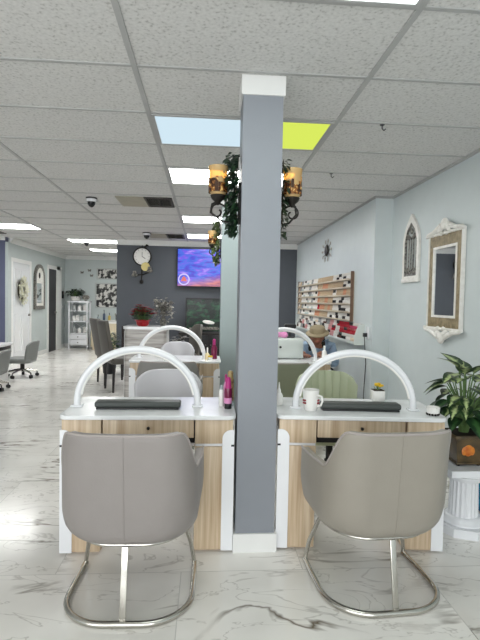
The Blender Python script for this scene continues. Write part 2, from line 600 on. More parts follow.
# ------------------------------------------------------------------ the room
HC = 2.52            # ceiling height
XR, XR2 = 2.03, 1.83 # right wall, and the stretch of it that stands forward
XL = -3.88           # left wall of the back room
YW, YB, YF = 9.70, 13.6, -2.5
struct(MB().b2((-6.1, YF - .1, -.1), (2.3, YB + .1, 0)).build('floor', M['floor']))
struct(MB().b2((-6.1, YF - .1, HC), (2.3, YB + .1, HC + .1)).build('ceiling', M['ceiling']))
struct(MB().b2((XR, YF, 0), (XR + .15, 5.17, HC)).build('wall_right', M['wall_blue']))
struct(MB().b2((XR2, 5.17, 0), (XR + .15, YW, HC)).build('wall_right_rear', M['wall_blue']))
mb = MB().b2((-1.765, YW, 0), (2.18, YW + .15, HC))
struct(mb.build('wall_middle', M['wall_dark']))
struct(MB().b2((-6.0, YW, 0), (XL - .025, YW + .15, HC)).build('wall_middle_left', M['wall_purple']))
struct(MB().b2((-6.0, YF, 0), (-5.85, YW, HC)).build('wall_left', M['wall_blue']))
struct(MB().b2((XL - .15, YW + .15, 0), (XL, YB, HC)).build('wall_left_rear', M['wall_green']))
struct(MB().b2((XL - .15, YB, 0), (2.18, YB + .15, HC)).build('wall_back', M['wall_green']))
struct(MB().b2((2.03, YW + .15, 0), (2.18, YB, HC)).build('wall_side', M['wall_green']))
# shop front behind the camera: low wall, head, wide glazed opening
mb = MB().b2((-6.0, YF - .12, 0), (2.18, YF, .25)).b2((-6.0, YF - .12, 2.4), (2.18, YF, HC))
mb.b2((-6.0, YF - .12, .25), (-5.1, YF, 2.4)).b2((1.5, YF - .12, .25), (2.18, YF, 2.4))
struct(mb.build('wall_front', M['wall_blue']))
mb = MB()
for x in (-5.1, -3.45, -1.8, -.15, 1.45):
    mb.b2((x, YF - .09, .25), (x + .05, YF - .03, 2.4))
mb.b2((-5.05, YF - .09, .25), (1.45, YF - .03, .3)).b2((-5.05, YF - .09, 2.35), (1.45, YF - .03, 2.4))
wf = struct(mb.build('window_1', M['frame_grey']))
MB().b2((-5.05, YF - .062, .3), (1.45, YF - .058, 2.35)).build('glass_pane', M['clear'], wf)

# ceiling grid: main runners and cross tees
GX = [-5.19, -3.987, -2.786, -1.584, -.378, .826]
GY0 = 2.492
mb = MB()
for x in GX:
    mb.b2((x - .014, YF, HC - .006), (x + .014, YB, HC + .001))
struct(mb.build('trim_1', M['grid']))
mb = MB()
k = -8
while GY0 + k * .602 < YB:
    y = GY0 + k * .602
    x1 = XR if y < 5.17 else (XR2 if y < YW else 2.03)
    mb.b2((-5.85 if y < YW else XL, y - .011, HC - .0055), (x1, y + .011, HC + .001))
    k += 1
struct(mb.build('trim_2', M['grid']))
# wall angles and crown mouldings
mb = MB().b2((XR - .02, YF, HC - .02), (XR, 5.15, HC)).b2((XR2 - .02, 5.15, HC - .02), (XR2, YW, HC)).b2((XR2 - .02, 5.15, HC - .02), (XR, 5.17, HC))
struct(mb.build('trim_3', M['grid']))
def crown(name, x0, x1, y, depth=.07, h=.1):
    mb = MB().prism([(y, HC), (y - depth, HC), (y - depth, HC - .02), (y - .015, HC - h), (y, HC - h)], x0, x1, 'yz')
    return struct(mb.build(name, M['white_paint']))
crown('trim_4', -1.765, XR2, YW)
crown('trim_5', XL, 2.03, YB)
crown('trim_6', -5.85, XL - .025, YW, .05, .07)
struct(MB().prism([(XL, HC), (XL + .07, HC), (XL + .07, HC - .02), (XL + .015, HC - .1), (XL, HC - .1)], YW + .15, YB, 'xz').build('trim_7', M['white_paint']))
struct(MB().b2((XL - .025, YW - .004, 0), (XL + .03, YW + .15, HC - .1)).build('trim_8', M['wall_green']))
# baseboards
struct(MB().b2((XR - .015, YF, 0), (XR, 5.17, .1), .004).build('baseboard_right', M['white_paint']))
struct(MB().b2((XR2 - .015, 5.155, 0), (XR2, YW, .1), .004).build('baseboard_right_rear', M['white_paint']))
struct(MB().b2((-1.765, YW - .015, 0), (XR2 - .015, YW, .1), .004).build('baseboard_middle', M['white_paint']))
struct(MB().b2((XL + .015, YB - .015, 0), (2.03, YB, .1), .004).build('baseboard_back', M['white_paint']))
mb = MB()
for a, b in ((10.98, 12.07), (13.20, YB - .02)):
    mb.b2((XL, a, 0), (XL + .015, b, .1), .004)
struct(mb.build('baseboard_left', M['white_paint']))

# door_1: white panelled door in the left rear wall, with frame
d = MB()
y0, y1 = 9.935, 10.89
d.b2((XL, y0 - .08, 0), (XL + .03, y0, 2.14)).b2((XL, y1, 0), (XL + .03, y1 + .08, 2.14)).b2((XL, y0, 2.06), (XL + .03, y1, 2.14))
d1 = struct(d.build('door_1', M['white_paint']))
mb = MB().b2((XL, y0, 0), (XL + .012, y1, 2.06))
for a, b, c, e in ((.1, .46, 1.15, 1.95), (.55, .91, 1.15, 1.95), (.1, .46, .2, 1.0), (.55, .91, .2, 1.0)):
    mb.ring_prism([(y0 + a, c), (y0 + b, c), (y0 + b, e), (y0 + a, e)], [(y0 + a + .03, c + .03), (y0 + b - .03, c + .03), (y0 + b - .03, e - .03), (y0 + a + .03, e - .03)], XL + .01, XL + .02, 'yz')
lf = mb.build('door_leaf', M['white_gloss'], d1)
MB().cyl((XL + .01, 10.82, .97), (XL + .05, 10.82, .97), .025).tube([(XL + .05, 10.82, .97), (XL + .055, 10.73, .97)], .009).build('door_handle', M['pewter'], lf)
# door_2: dark door in a white frame
d = MB()
y0, y1 = 12.15, 13.09
d.b2((XL, y0 - .07, 0), (XL + .03, y0, 2.16)).b2((XL, y1 - .32, 0), (XL + .03, y1 + .1, 2.16)).b2((XL, y0, 2.07), (XL + .03, y1, 2.16))
d2 = struct(d.build('door_2', M['white_paint']))
lf = MB().b2((XL, y0, 0), (XL + .012, y1 - .32, 2.07)).build('door_leaf', M['dark'], d2)
MB().cyl((XL + .01, 12.68, .98), (XL + .05, 12.68, .98), .025).tube([(XL + .05, 12.68, .98), (XL + .055, 12.57, .98)], .012).build('door_handle', M['pewter'], lf)

# ------------------------------------------------------------------ columns
def column(x0, x1, y0, mat, label):
    t = thing('column', label, 'column', ((x0 + x1) / 2, y0 + (x1 - x0) / 2, 0), 0)
    h = (x1 - x0) / 2
    MB().b2((-h, -h, 0), (h, h, HC - .1)).build('shaft', mat, t)
    MB().b2((-h - .01, -h - .01, HC - .1), (h + .01, h + .01, HC)).build('capital', M['white_paint'], t)
    MB().ring_prism([(-h - .013, -h - .013), (h + .013, -h - .013), (h + .013, h + .013), (-h - .013, h + .013)],
                    [(-h, -h), (h, -h), (h, h), (-h, h)], 0.0, .1, 'xy').build('base_moulding', M['white_paint'], t)
    return t
column(.178, .388, 2.535, M['column'], 'tall grey square column with white base standing between the two nearest manicure tables')
column(.165, .393, 5.40, M['column_teal'], 'pale blue-grey square column standing behind the grey front column')

# ------------------------------------------------------------------ ceiling fittings
M['tube_soft'] = emit('ceiling_tube_soft', (236, 248, 244), 4.0)
def light_panel(name_label, i, k, mats, seg):
    """a troffer filling one grid cell; seg = list of (x0,x1,material)"""
    x0, x1 = GX[i] + .014, GX[i + 1] - .014
    y0, y1 = GY0 + k * .602 + .011, GY0 + (k + 1) * .602 - .011
    cx, cy = (x0 + x1) / 2, (y0 + y1) / 2
    t = thing('ceiling_light', name_label, 'ceiling light', (cx, cy, HC - .012), 0, 'fluorescent ceiling panels')
    hx, hy = (x1 - x0) / 2, (y1 - y0) / 2
    MB().ring_prism([(-hx, -hy), (hx, -hy), (hx, hy), (-hx, hy)], [(-hx + .02, -hy + .02), (hx - .02, -hy + .02), (hx - .02, hy - .02), (-hx + .02, hy - .02)], 0, .0115, 'xy').build('frame', M['grid'], t)
    for a, b, m in seg:
        MB().b2((-hx + .02 + a * (2 * hx - .04), -hy + .02, .004), (-hx + .02 + b * (2 * hx - .04), hy - .02, .010)).build('diffuser', m, t)
    return t
full = [(0, 1, M['tube_white'])]
light_panel('white ceiling light panel cut off by the top edge of the photo, nearest overhead', 4, -2, None, [(0, 1, M['tube_soft'])])
light_panel('two-tone ceiling light panel, bluish left and yellow-green right, behind the column top', 4, 1, None, [(0, .56, M['tube_blue']), (.56, 1, M['tube_yellow'])])
light_panel('white ceiling light panel directly behind the sconces, second in the row', 4, 3, None, full)
light_panel('white ceiling light panel third in the row towards the television wall', 4, 7, None, full)
light_panel('white ceiling light panel farthest in the row, above the television', 4, 10, None, full)
light_panel('white ceiling light panel at the left edge in front of the dusty blue wall', 1, 9, None, full)
light_panel('white ceiling light panel nearer of the two over the back room', 2, 12, None, full)
light_panel('white ceiling light panel farther of the two over the back room', 2, 15, None, full)

def vent(x0, x1, y0, y1, label):
    t = thing('ceiling_vent', label, 'vent', ((x0 + x1) / 2, (y0 + y1) / 2, HC - .012))
    hx, hy = (x1 - x0) / 2, (y1 - y0) / 2
    MB().b2((-hx, -hy, 0), (0, hy, .010)).build('cover_panel', M['vent'], t)
    mb = MB().ring_prism([(0, -hy), (hx, -hy), (hx, hy), (0, hy)], [(.03, -hy + .03), (hx - .03, -hy + .03), (hx - .03, hy - .03), (.03, hy - .03)], 0, .010, 'xy')
    mb.b2((hx / 2 - .01, -hy + .03, 0), (hx / 2 + .01, hy - .03, .01))
    mb.build('frame', M['vent_dark'], t)
    mb = MB()
    for i in range(9):
        y = -hy + .05 + i * (2 * hy - .1) / 8
        mb.box((hx / 2, y, .006), (hx - .06, .035, .003), rot=(R(25), 0, 0))
    mb.build('louvre', M['vent_dark'], t)
vent(-1.05, -.41, 5.60, 6.15, 'beige and dark louvred ceiling vent nearer of two left of the light row')
vent(-1.05, -.41, 8.65, 9.2, 'dark ceiling vent just in front of the television wall')
vent(-4.3, -3.68, 8.65, 9.2, 'dark ceiling vent at left edge behind the left light panel')

def dome(x, y, label, r=.07):
    t = thing('dome_camera', label, 'camera', (x, y, HC), 0, 'dome cameras on the ceiling')
    MB().lathe([(r * .9, 0), (r, -.02), (r * .95, -.05)], n=20).build('housing', M['white_gloss'], t)
    MB().lathe([(r * 1.05, -.001), (r * 1.05, -.018)], n=20).build('mounting_ring', M['dark'], t)
    mb = MB().lathe([(r * .72, -.05), (r * .68, -.075), (r * .45, -.1), (r * .1, -.113)], n=20)
    mb.build('dome', M['lens'], t)
dome(-1.345, 5.75, 'white dome camera with dark lens nearest, on left ceiling', .062)
dome(-1.05, 8.55, 'white dome camera above the wall clock')
dome(-2.42, 9.95, 'small dark dome camera in front of the back room lights', .06)

def hook(x, y, label):
    t = thing('ceiling_hook', label, 'hook', (x, y, HC), 0, 'small ceiling hooks')
    MB().cyl((0, 0, 0), (0, 0, -.008), .016, n=12).build('plate', M['dark'], t)
    MB().tube([(0, 0, -.005), (0, 0, -.03), (.012, 0, -.042), (.024, 0, -.03)], .004, 6).build('hook_wire', M['dark'], t)
hook(1.128, 3.110, 'small dark ceiling hook nearer of two, right of the yellow-green panel')
hook(1.109, 4.318, 'small dark ceiling hook farther of two, right of the sconces')

# ------------------------------------------------------------------ manicure tables
def make_table(label):
    t = thing('manicure_table', label, 'manicure table', (0, 0, 0), 0, 'manicure tables in two rows')
    top = MB().prism(rrect(-.463, -.25, .463, .25, .05), .698, .72, 'xy').build('tabletop', M['glass_top'], t)
    b = top.modifiers.new('bevel', 'BEVEL'); b.width = .004; b.segments = 2; b.limit_method = 'ANGLE'
    for s in (-1, 1):
        xi, xo = .245 * s, .446 * s
        x0, x1 = min(xi, xo), max(xi, xo)
        p = MB().b2((x0, -.215, .012), (x1, .225, .698)).b2((x0 + .01, -.205, 0), (x1 - .01, .215, .013)).build('pedestal', [M['wood']], t)
        MB().b2((x0, -.235, .572), (x1, -.216, .696), .004).build('drawer', M['wood'], p)
        MB().b2((min(xi, .394 * s), -.235, .016), (max(xi, .394 * s), -.216, .556), .004).build('cupboard_door', M['wood'], p)
        MB().b2((x0 + .002, -.224, .557), (x1 - .002, -.2155, .571)).build('trim_strip', M['white_gloss'], p)
        # white side panel that wraps the outer corner, rounded at its inner top corner
        xa, xb = .390 * s, .453 * s
        r = .045
        if s > 0:
            poly = [(xa, .012), (xb, .012), (xb, .645)] + arc(xa + r, .645 - r, r, 90, 180, 6)
        else:
            poly = [(xb, .645), (xb, .012), (xa, .012)] + arc(xa - r, .645 - r, r, 0, 90, 6)
        mb = MB().prism(poly, -.2405, -.2155, 'xz')
        mb.b2((min(.4465 * s, xb), -.2155, .012), (max(.4465 * s, xb), .228, .645))
        o = mb.build('side_panel', M['white_gloss'], p)
        MB().b2((min(.437 * s, .4536 * s), -.2412, .559), (max(.437 * s, .4536 * s), -.2402, .569)).build('notch', M['dark'], o)
    dr = MB().b2((-.238, -.225, .60), (.238, .19, .696), .003).build('centre_drawer', M['wood'], t)
    MB().cyl((0, -.226, .655), (0, -.24, .655), .005).sphere((0, -.244, .655), .009, 10, 8).build('knob', M['iron'], dr)
    MB().b2((-.243, -.19, .565), (.243, .2, .597)).build('under_rail', M['dark'], t)
    return t
TY1, TY2 = 2.765, 5.08
TXL, TXR = -.290, .845
tab = make_table('white-topped pale oak manicure table, nearest on the left of the grey column')
tab.location = (TXL, TY1, 0); tab.scale = (1, 1, 1.0278)     # 0.74 m tall
dup(tab, (TXR + .025, TY1 - .015, 0), -4.5, 'white-topped pale oak manicure table, nearest on the right of the grey column')
dup(tab, (TXL - .01, TY2, 0), 0, 'white-topped pale oak manicure table farther back on the left, behind the nearest left table')
dup(tab, (TXR + .0, TY2, 0), 0, 'white-topped pale oak manicure table farther back on the right, carrying the white box')

# arch lamps
def make_lamp(label):
    t = thing('arch_lamp', label, 'lamp', (0, 0, 0), 0, 'white arch lamps on the manicure tables')
    pts = [(-.337, 0, .008)] + [(-.337 * math.cos(a), 0, .024 + .303 * math.sin(a)) for a in [PI * i / 40 for i in range(41)]] + [(.337, 0, .008)]
    MB().tube(pts, .0188, 12, up=(0, 1, 0), flat=.85).build('arch', M['white_gloss'], t)
    pts = [(-.317 * math.cos(a), 0, .024 + .284 * math.sin(a)) for a in [PI * (i + 2) / 40 for i in range(37)]]
    MB().tube(pts, .008, 8, up=(0, 1, 0)).build('light_strip', M['porcelain'], t)
    for s in (-1, 1):
        MB().box((.337 * s, 0, .005), (.062, .05, .010), .003).build('foot', M['white_gloss'], t)
    return t
lamp = make_lamp('white arch lamp on the nearest left manicure table')
lamp.location = (-.375, 2.74, .7402)
dup(lamp, (.860, 2.69, .7402), -4.5, 'white arch lamp on the nearest right manicure table')
dup(lamp, (-.345, 5.03, .7402), 0, 'white arch lamp on the farther left manicure table')
dup(lamp, (.83, 5.0, .7402), 0, 'white arch lamp on the farther right manicure table in front of the white box')

def armrest(x, y, label, L, rz=0):
    t = thing('hand_rest', label, 'hand rest', (x, y, .7402), rz, 'hand rests on the manicure tables')
    MB().box((0, 0, .026), (L, .085, .034), .012, seg=3).build('cushion', M['charcoal'], t)
    MB().b2((-L / 2 + .01, -.04, 0), (L / 2 - .01, .04, .009), .002).build('base_plate', M['dark'], t)
armrest(-.365, 2.70, 'long charcoal hand rest on the nearest left manicure table', .47)
armrest(.885, 2.67, 'long charcoal hand rest on the nearest right manicure table', .455, -4.5)

# ------------------------------------------------------------------ customer armchairs
def smooth(a, b, x):
    t = max(0, min(1, (x - a) / (b - a)))
    return t * t * (3 - 2 * t)
def tub_plan(u, hw, yb, yf, rc):
    """u in -1..1 around the U: left arm front -> back -> right arm front"""
    L1 = yf - (yb + rc); L2 = rc * PI / 2; L3 = hw - rc
    tot = L1 + L2 + L3
    s = abs(u) * tot
    if s < L3:
        x, y, nx, ny = s, yb, 0, -1
    elif s < L3 + L2:
        a = (s - L3) / rc
        x, y = L3 + rc * math.sin(a), yb + rc - rc * math.cos(a)
        nx, ny = math.sin(a), -math.cos(a)
    else:
        x, y = hw, yb + rc + (s - L3 - L2)
        nx, ny = 1, 0
    sg = 1 if u >= 0 else -1
    return x * sg, y, nx * sg, ny
def make_armchair(label):
    t = thing('tub_armchair', label, 'armchair', (0, 0, 0), 0, 'customer armchairs on chrome loops')
    hw, yb, yf = .296, -.225, .20
    zb, zt, za = .308, .800, .615
    def top(u):
        a = abs(u)
        return zt - .006 * math.cos(min(a, .4) / .4 * PI / 2) - (zt - za) * smooth(.375, .575, a)
    def shell(ua, va):
        u = ua * 2 - 1; v = va
        rcv = .165 + .07 * (1 - smooth(0, .45, v))
        x, y, nx, ny = tub_plan(u, hw, yb, yf, rcv)
        f = .28                                   # rounded lower part, then upright
        if v < f:
            q = v / f
            k = .062 * (1 - math.sin(q * PI / 2)) ; z = zb + .085 * (1 - math.cos(q * PI / 2)); w_ = 0
        else:
            q = (v - f) / (1 - f)
            k = .004 * q; z = zb + .085 + (top(u) - zb - .085) * q
            w_ = q * (1 - smooth(.35, .66, abs(u)))
        fl = .02 * smooth(.5, .85, abs(u)) * smooth(.1, .6, v)
        return (x - nx * k + (fl if u > 0 else -fl), y - ny * k - .045 * w_, z)
    sh = MB().grid(shell, 96, 18).build('shell', M['grey_leather'], t)
    so = sh.modifiers.new('thickness', 'SOLIDIFY'); so.thickness = .042; so.offset = -1; so.use_even_offset = False
    bv = sh.modifiers.new('rounding', 'BEVEL'); bv.width = .014; bv.segments = 3; bv.limit_method = 'ANGLE'; bv.angle_limit = R(50)
    # seat cushion inside the tub
    MB().prism(rrect(-.235, -.175, .235, .235, .09, 8), .375, .475, 'xy').build('seat', M['grey_leather'], t)
    se = children_of(t)[-1]
    bv = se.modifiers.new('rounding', 'BEVEL'); bv.width = .025; bv.segments = 3; bv.limit_method = 'ANGLE'
    # piping that follows the top edge
    pts = []
    for i in range(97):
        u = -1 + 2 * i / 96
        x, y, z = shell((u + 1) / 2, 1)
        _, _, nx, ny = tub_plan(u, hw, yb, yf, .165)
        pts.append((x - nx * .003, y - ny * .003, z + .001))
    MB().tube(pts, .0055, 6).build('piping', M['piping'], sh)
    # centre seam down the back
    MB().tube([tuple(Vector(shell(.5, v / 12)) + Vector((0, -.0005, 0))) for v in range(1, 13)], .0016, 6).build('seam', M['grey_leather'], sh)
    # chrome rim under the tub
    pts = []
    for i in range(41):
        u = -1 + 2 * i / 40
        x, y, z = shell((u + 1) / 2, 0)
        pts.append((x, y, z - .004))
    MB().tube(pts, .010, 8).build('rim', M['chrome'], t)
    MB().prism(rrect(-.21, -.15, .21, .19, .08, 8), .318, .3745, 'xy').build('seat_pan', M['dark'], t)
    # floor loop, rear post, front uprights
    hl, yr, yfr, rr = .276, -.250, .225, .2
    pts = [(-hl + .004, yfr, .014)] + [(-hl, y, .014) for y in (.1, .03)]
    pts += [(x, y, .014) for x, y in arc(-hl + rr, yr + rr, rr, 180, 270, 10)]
    pts += [(x, y, .014) for x, y in arc(hl - rr, yr + rr, rr, 270, 360, 10)]
    pts += [(hl, y, .014) for y in (.03, .1)] + [(hl - .004, yfr, .014)]
    MB().tube(pts, .0135, 10).build('floor_loop', M['chrome'], t)
    MB().box((0, yr + .032, .163), (.027, .011, .298), .003, rot=(R(-10), 0, 0)).build('rear_post', M['chrome'], t)
    for s in (-1, 1):
        MB().tube([((hl - .004) * s, yfr - .006, .020), ((hl - .02) * s, yfr - .02, .12), ((hl - .07) * s, yfr - .085, .310), ((hl - .09) * s, yfr - .12, .330)], .0105, 10).build('front_upright', M['chrome'], t)
    return t
ch = make_armchair('grey leather tub armchair with chrome loop base, in front of the nearest left table')
ch.location = (-.315, 2.20, 0); ch.rotation_euler = (0, 0, R(-1.5))
c2 = dup(ch, (.824, 2.222, 0), 4.5, 'grey-beige leather tub armchair with chrome loop base, in front of the nearest right table')
remat(c2, M['grey_leather'], M['grey_leather2'])
c3 = dup(ch, (-.33, 4.52, 0), 0, 'mid-grey tub armchair backing onto us at the farther left table')
remat(c3, M['grey_leather'], M['mid_leather'])
c4 = dup(ch, (.70, 4.52, 0), 0, 'grey tub armchair tinted by yellow-green light, backing onto us at the farther right table')
remat(c4, M['grey_leather'], M['yellow_lit_leather'])

# ------------------------------------------------------------------ swivel chairs
def make_swivel(label, mat, seat_z=.46, top_z=.83, hw=.24, flutes=0, group='rolling technician chairs'):
    """faces +Y (its back towards -Y)"""
    t = thing('swivel_chair', label, 'chair', (0, 0, 0), 0, group)
    H = top_z - seat_z + .04
    def back(a, v):
        u = a * 2 - 1
        x = hw * u * (.92 + .10 * v)
        z = seat_z - .04 + H * v * (1 - .24 * abs(u) ** 5)
        y = -.20 - .05 * v + .10 * u * u
        if flutes:
            y += .008 * abs(math.sin(PI * flutes * a))
        return (x, y, z)
    b = MB().grid(back, 48 if flutes else 20, 10).build('backrest', mat, t)
    so = b.modifiers.new('thickness', 'SOLIDIFY'); so.thickness = .045; so.offset = 0
    bv = b.modifiers.new('rounding', 'BEVEL'); bv.width = .015; bv.segments = 3; bv.limit_method = 'ANGLE'; bv.angle_limit = R(50)
    s = MB().prism(rrect(-hw * .98, -.19, hw * .98, .23, .1, 8), seat_z - .08, seat_z, 'xy').build('seat', mat, t)
    bv = s.modifiers.new('rounding', 'BEVEL'); bv.width = .025; bv.segments = 3; bv.limit_method = 'ANGLE'
    MB().cyl((0, 0, .10), (0, 0, seat_z - .079), .024, n=14).cyl((0, 0, .10), (0, 0, .22), .034, n=14).build('gas_lift', M['dark_lamp'], t)
    for i in range(5):
        a = 2 * PI * i / 5 + .3
        cx, cy = .24 * math.cos(a), .24 * math.sin(a)
        lg = MB().tube([(0, 0, .13), (cx * .5, cy * .5, .115), (cx, cy, .085)], [.024, .02, .014], 8).build('leg', M['chrome'], t)
        px, py = -math.sin(a), math.cos(a)
        MB().cyl((cx - px * .022, cy - py * .022, .029), (cx + px * .022, cy + py * .022, .029), .028, n=14).cyl((cx, cy, .04), (cx, cy, .09), .008, n=8).build('caster', M['dark_lamp'], lg)
    return t
s1 = make_swivel('plain pale grey rounded-back chair behind the nearest left table', M['light_leather'])
s1.location = (-.265, 3.38, 0); s1.rotation_euler = (0, 0, R(180))
s2 = make_swivel('pale fluted-back chair tinted by yellow-green light, behind the nearest right table', M['yellow_lit_pale'], flutes=8, hw=.225, top_z=.83)
s2.location = (.905, 3.38, 0); s2.rotation_euler = (0, 0, R(176))
s3 = make_swivel('pale grey rounded-back chair behind the farther left table', M['light_leather'], hw=.2, top_z=.84)
s3.location = (-.335, 5.72, 0); s3.rotation_euler = (0, 0, R(180))
s4 = make_swivel('grey-brown high rounded chair near the dark green picture, left of the column', M['taupe'], hw=.17, top_z=.95)
s4.location = (-.30, 8.05, 0); s4.rotation_euler = (0, 0, R(120))
s5 = make_swivel('grey shell swivel chair facing left, in front of the white door', M['grey_shell'], seat_z=.33, top_z=.62, hw=.22, group='grey shell chairs at left')
s5.location = (-3.08, 8.35, 0); s5.rotation_euler = (0, 0, R(90))
s6 = make_swivel('grey shell swivel chair cut off by the left edge, nearer of two', M['grey_shell'], seat_z=.31, top_z=.58, hw=.22, group='grey shell chairs at left')
s6.location = (-3.08, 7.15, 0); s6.rotation_euler = (0, 0, R(95))

# table at the left edge
t = thing('side_table', 'white-topped table cut off by the left edge, between two grey shell chairs', 'table', (-3.62, 7.75, 0))
MB().prism(rrect(-.55, -.26, .55, .26, .06), .585, .615, 'xy').build('tabletop', M['glass_top'], t)
MB().b2((-.5, -.22, .52), (.5, .22, .585), .005).build('apron', M['dark'], t)
for s in (-1, 1):
    MB().b2((.42 * s - .05, -.2, 0), (.42 * s + .05, .2, .52), .005).build('pedestal', M['white_paint'], t)

# ------------------------------------------------------------------ things on the nearest tables
ZT = .7403
t = thing('cosmetic_bottle', 'magenta bottle with black base on the nearest left table beside the column', 'bottle', (.135, 2.70, ZT))
MB().lathe([(.020, 0), (.021, .004), (.021, .03)], n=18).build('base', M['dark'], t)
MB().lathe([(.021, .03), (.022, .05), (.022, .062)], n=18).build('label_band', M['pale_pink'], t)
MB().lathe([(.022, .062), (.022, .1), (.020, .115)], n=18).build('body', M['plum'], t)
MB().lathe([(.020, .115), (.018, .12), (.014, .165), (.008, .178)], n=18).build('cap', M['pink'], t)
t = thing('cosmetic_bottle', 'white tube with gold lettering band left of the magenta bottle', 'bottle', (.098, 2.755, ZT))
MB().lathe([(.012, 0), (.0135, .005), (.0135, .09), (.010, .098)], n=16).build('body', M['porcelain'], t)
MB().lathe([(.0105, .098), (.0105, .118), (.007, .12)], n=16).build('cap', M['crystal'], t)
t = thing('cosmetic_bottle', 'brown and gold bottle right of the magenta bottle against the column', 'bottle', (.150, 2.775, ZT))
MB().lathe([(.020, .03), (.021, .05), (.021, .15), (.016, .17)], n=16).build('body', M['brown_gloss'], t)
MB().lathe([(.022, 0), (.022, .012), (.017, .03)], n=16).build('foot', M['crystal'], t)
MB().lathe([(.016, .17), (.016, .195), (.010, .203)], n=16).build('cap', M['brown_gloss'], t)
t = thing('cosmetic_bottle', 'slim pale pink bottle behind the magenta bottle', 'bottle', (.128, 2.86, ZT))
MB().lathe([(.013, 0), (.014, .1), (.007, .125)], n=14).build('body', M['pale_pink'], t)
MB().lathe([(.007, .125), (.007, .165), (.003, .17)], n=14).build('cap', M['pink'], t)

t = thing('mug', 'white porcelain mug with dark red print on the nearest right table', 'mug', (.600, 2.66, ZT))
MB().lathe([(.030, 0), (.036, .006), (.042, .05), (.047, .118), (.044, .118), (.038, .05), (.030, .012)], n=28).build('cup', M['porcelain'], t)
MB().tube([(.035, -.028, .09), (.052, -.045, .085), (.055, -.048, .06), (.048, -.040, .035), (.033, -.027, .03)], .006, 8).build('handle', M['porcelain'], t)
mb = MB()
for a in (-2.9, -2.6, -.6, -.35):
    for z in (.045, .06):
        mb.sphere((.0425 * math.cos(a), .0425 * math.sin(a), z), (.008, .008, .006), 8, 6)
mb.build('print', M['dark_red'], t)
t = thing('nozzle_bottle', 'white squeeze bottle with pointed nozzle on nearest right table against the column', 'bottle', (.440, 2.80, ZT))
MB().lathe([(.022, 0), (.024, .006), (.024, .055), (.016, .072)], n=18).build('body', M['porcelain'], t)
MB().lathe([(.012, .072), (.012, .085), (.006, .1), (.002, .135)], n=14).build('nozzle', M['porcelain'], t)
t = thing('trinket_dish', 'small white ribbed dish with dark beads on the right corner of nearest right table', 'dish', (1.262, 2.555, ZT))
MB().lathe([(.026, .006), (.034, .012), (.037, .045), (.033, .045), (.030, .016)], n=24, flute=12, fd=.06).build('bowl', M['porcelain'], t)
mb = MB()
for i in range(12):
    a = 2 * PI * i / 12
    mb.sphere((.031 * math.cos(a), .031 * math.sin(a), .006), .006, 8, 6)
mb.build('beads', M['iron'], t)
t = thing('flower_pot', 'white square pot of small yellow flowers at the back of nearest right table', 'potted flower', (1.085, 2.93, ZT))
MB().box((0, 0, .034), (.075, .075, .068), .008).build('pot', M['porcelain'], t)
MB().b2((-.033, -.033, .066), (.033, .033, .0695)).build('soil', M['soil'], t)
mb = MB()
for i in range(14):
    a = random.random() * 2 * PI; r = random.random() * .03
    mb.tube([(r * .5 * math.cos(a), r * .5 * math.sin(a), .069), (r * math.cos(a), r * math.sin(a), .088 + random.random() * .012)], .0015, 5)
mb.build('stems', M['stem'], t)
mb = MB()
for i in range(16):
    a = random.random() * 2 * PI; r = random.random() * .034
    mb.sphere((r * math.cos(a), r * math.sin(a), .092 + random.random() * .018), (.011, .011, .007), 8, 6)
mb.build('blossoms', M['yellow'], t)

# things on the farther tables
t = thing('cosmetic_bottle', 'dark plum bottle at the right end of the farther left table', 'bottle', (.095, 5.02, ZT))
MB().lathe([(.030, 0), (.032, .01), (.032, .12), (.016, .15)], n=16).build('body', M['plum'], t)
MB().lathe([(.016, .15), (.016, .2), (.008, .21)], n=16).build('cap', M['pink'], t)
t = thing('cosmetic_bottle', 'small cream pump bottle left of the plum bottle on the farther left table', 'bottle', (.025, 4.98, ZT))
MB().lathe([(.024, 0), (.025, .05), (.010, .07)], n=16).build('body', M['candle'], t)
MB().lathe([(.008, .07), (.008, .12), (.004, .125)], n=12).build('cap', M['porcelain'], t)
t = thing('jar', 'small yellow-lidded jar at right end of the farther left table', 'jar', (.055, 4.93, ZT))
MB().lathe([(.022, 0), (.024, .03)], n=16).build('body', M['porcelain'], t)
MB().lathe([(.025, .03), (.025, .045)], n=16).build('lid', M['yellow'], t)
t = thing('storage_box', 'white appliance box with small dark knob on the farther right table', 'box', (.82, 5.17, ZT))
MB().b2((-.23, -.10, .006), (.23, .14, .22), .012).build('body', M['box_white'], t)
MB().b2((-.21, -.108, .02), (.21, -.1005, .205), .003).build('front_panel', M['box_white'], t)
MB().cyl((-.02, -.109, .13), (-.02, -.122, .13), .012, n=12).build('knob', M['dark'], t)
for sx in (-1, 1):
    for sy in (-.07, .11):
        MB().cyl((.2 * sx, sy, 0), (.2 * sx, sy, .008), .012, n=10).build('foot', M['dark_lamp'], t)
# clutter on the box
tag(MB().tube([(.0 + .1 * math.cos(a) , .05 * math.sin(a), .03 + .012 * math.sin(3 * a)) for a in [2 * PI * i / 24 for i in range(24)]], .022, 8, closed=True).build('towel', M['pale_pink']), 'pinkish rolled towel lying on the white box', 'towel').location = (.78, 5.2, ZT + .222)
t = thing('stand', 'small black lamp head standing on the white box', 'lamp', (.93, 5.24, ZT + .2205))
MB().lathe([(.05, 0), (.05, .012), (.01, .016), (.01, .10)], n=16).build('base', M['dark'], t)
MB().box((0, 0, .125), (.13, .08, .05), .016).build('head', M['dark'], t)
t = thing('spray_bottle', 'slim white spray bottle at the right end of the farther right table', 'bottle', (1.265, 5.02, ZT))
MB().lathe([(.026, 0), (.027, .09), (.012, .11)], n=16).build('body', M['porcelain'], t)
MB().lathe([(.012, .11), (.012, .15), (.008, .155)], n=12).build('cap', M['porcelain'], t)

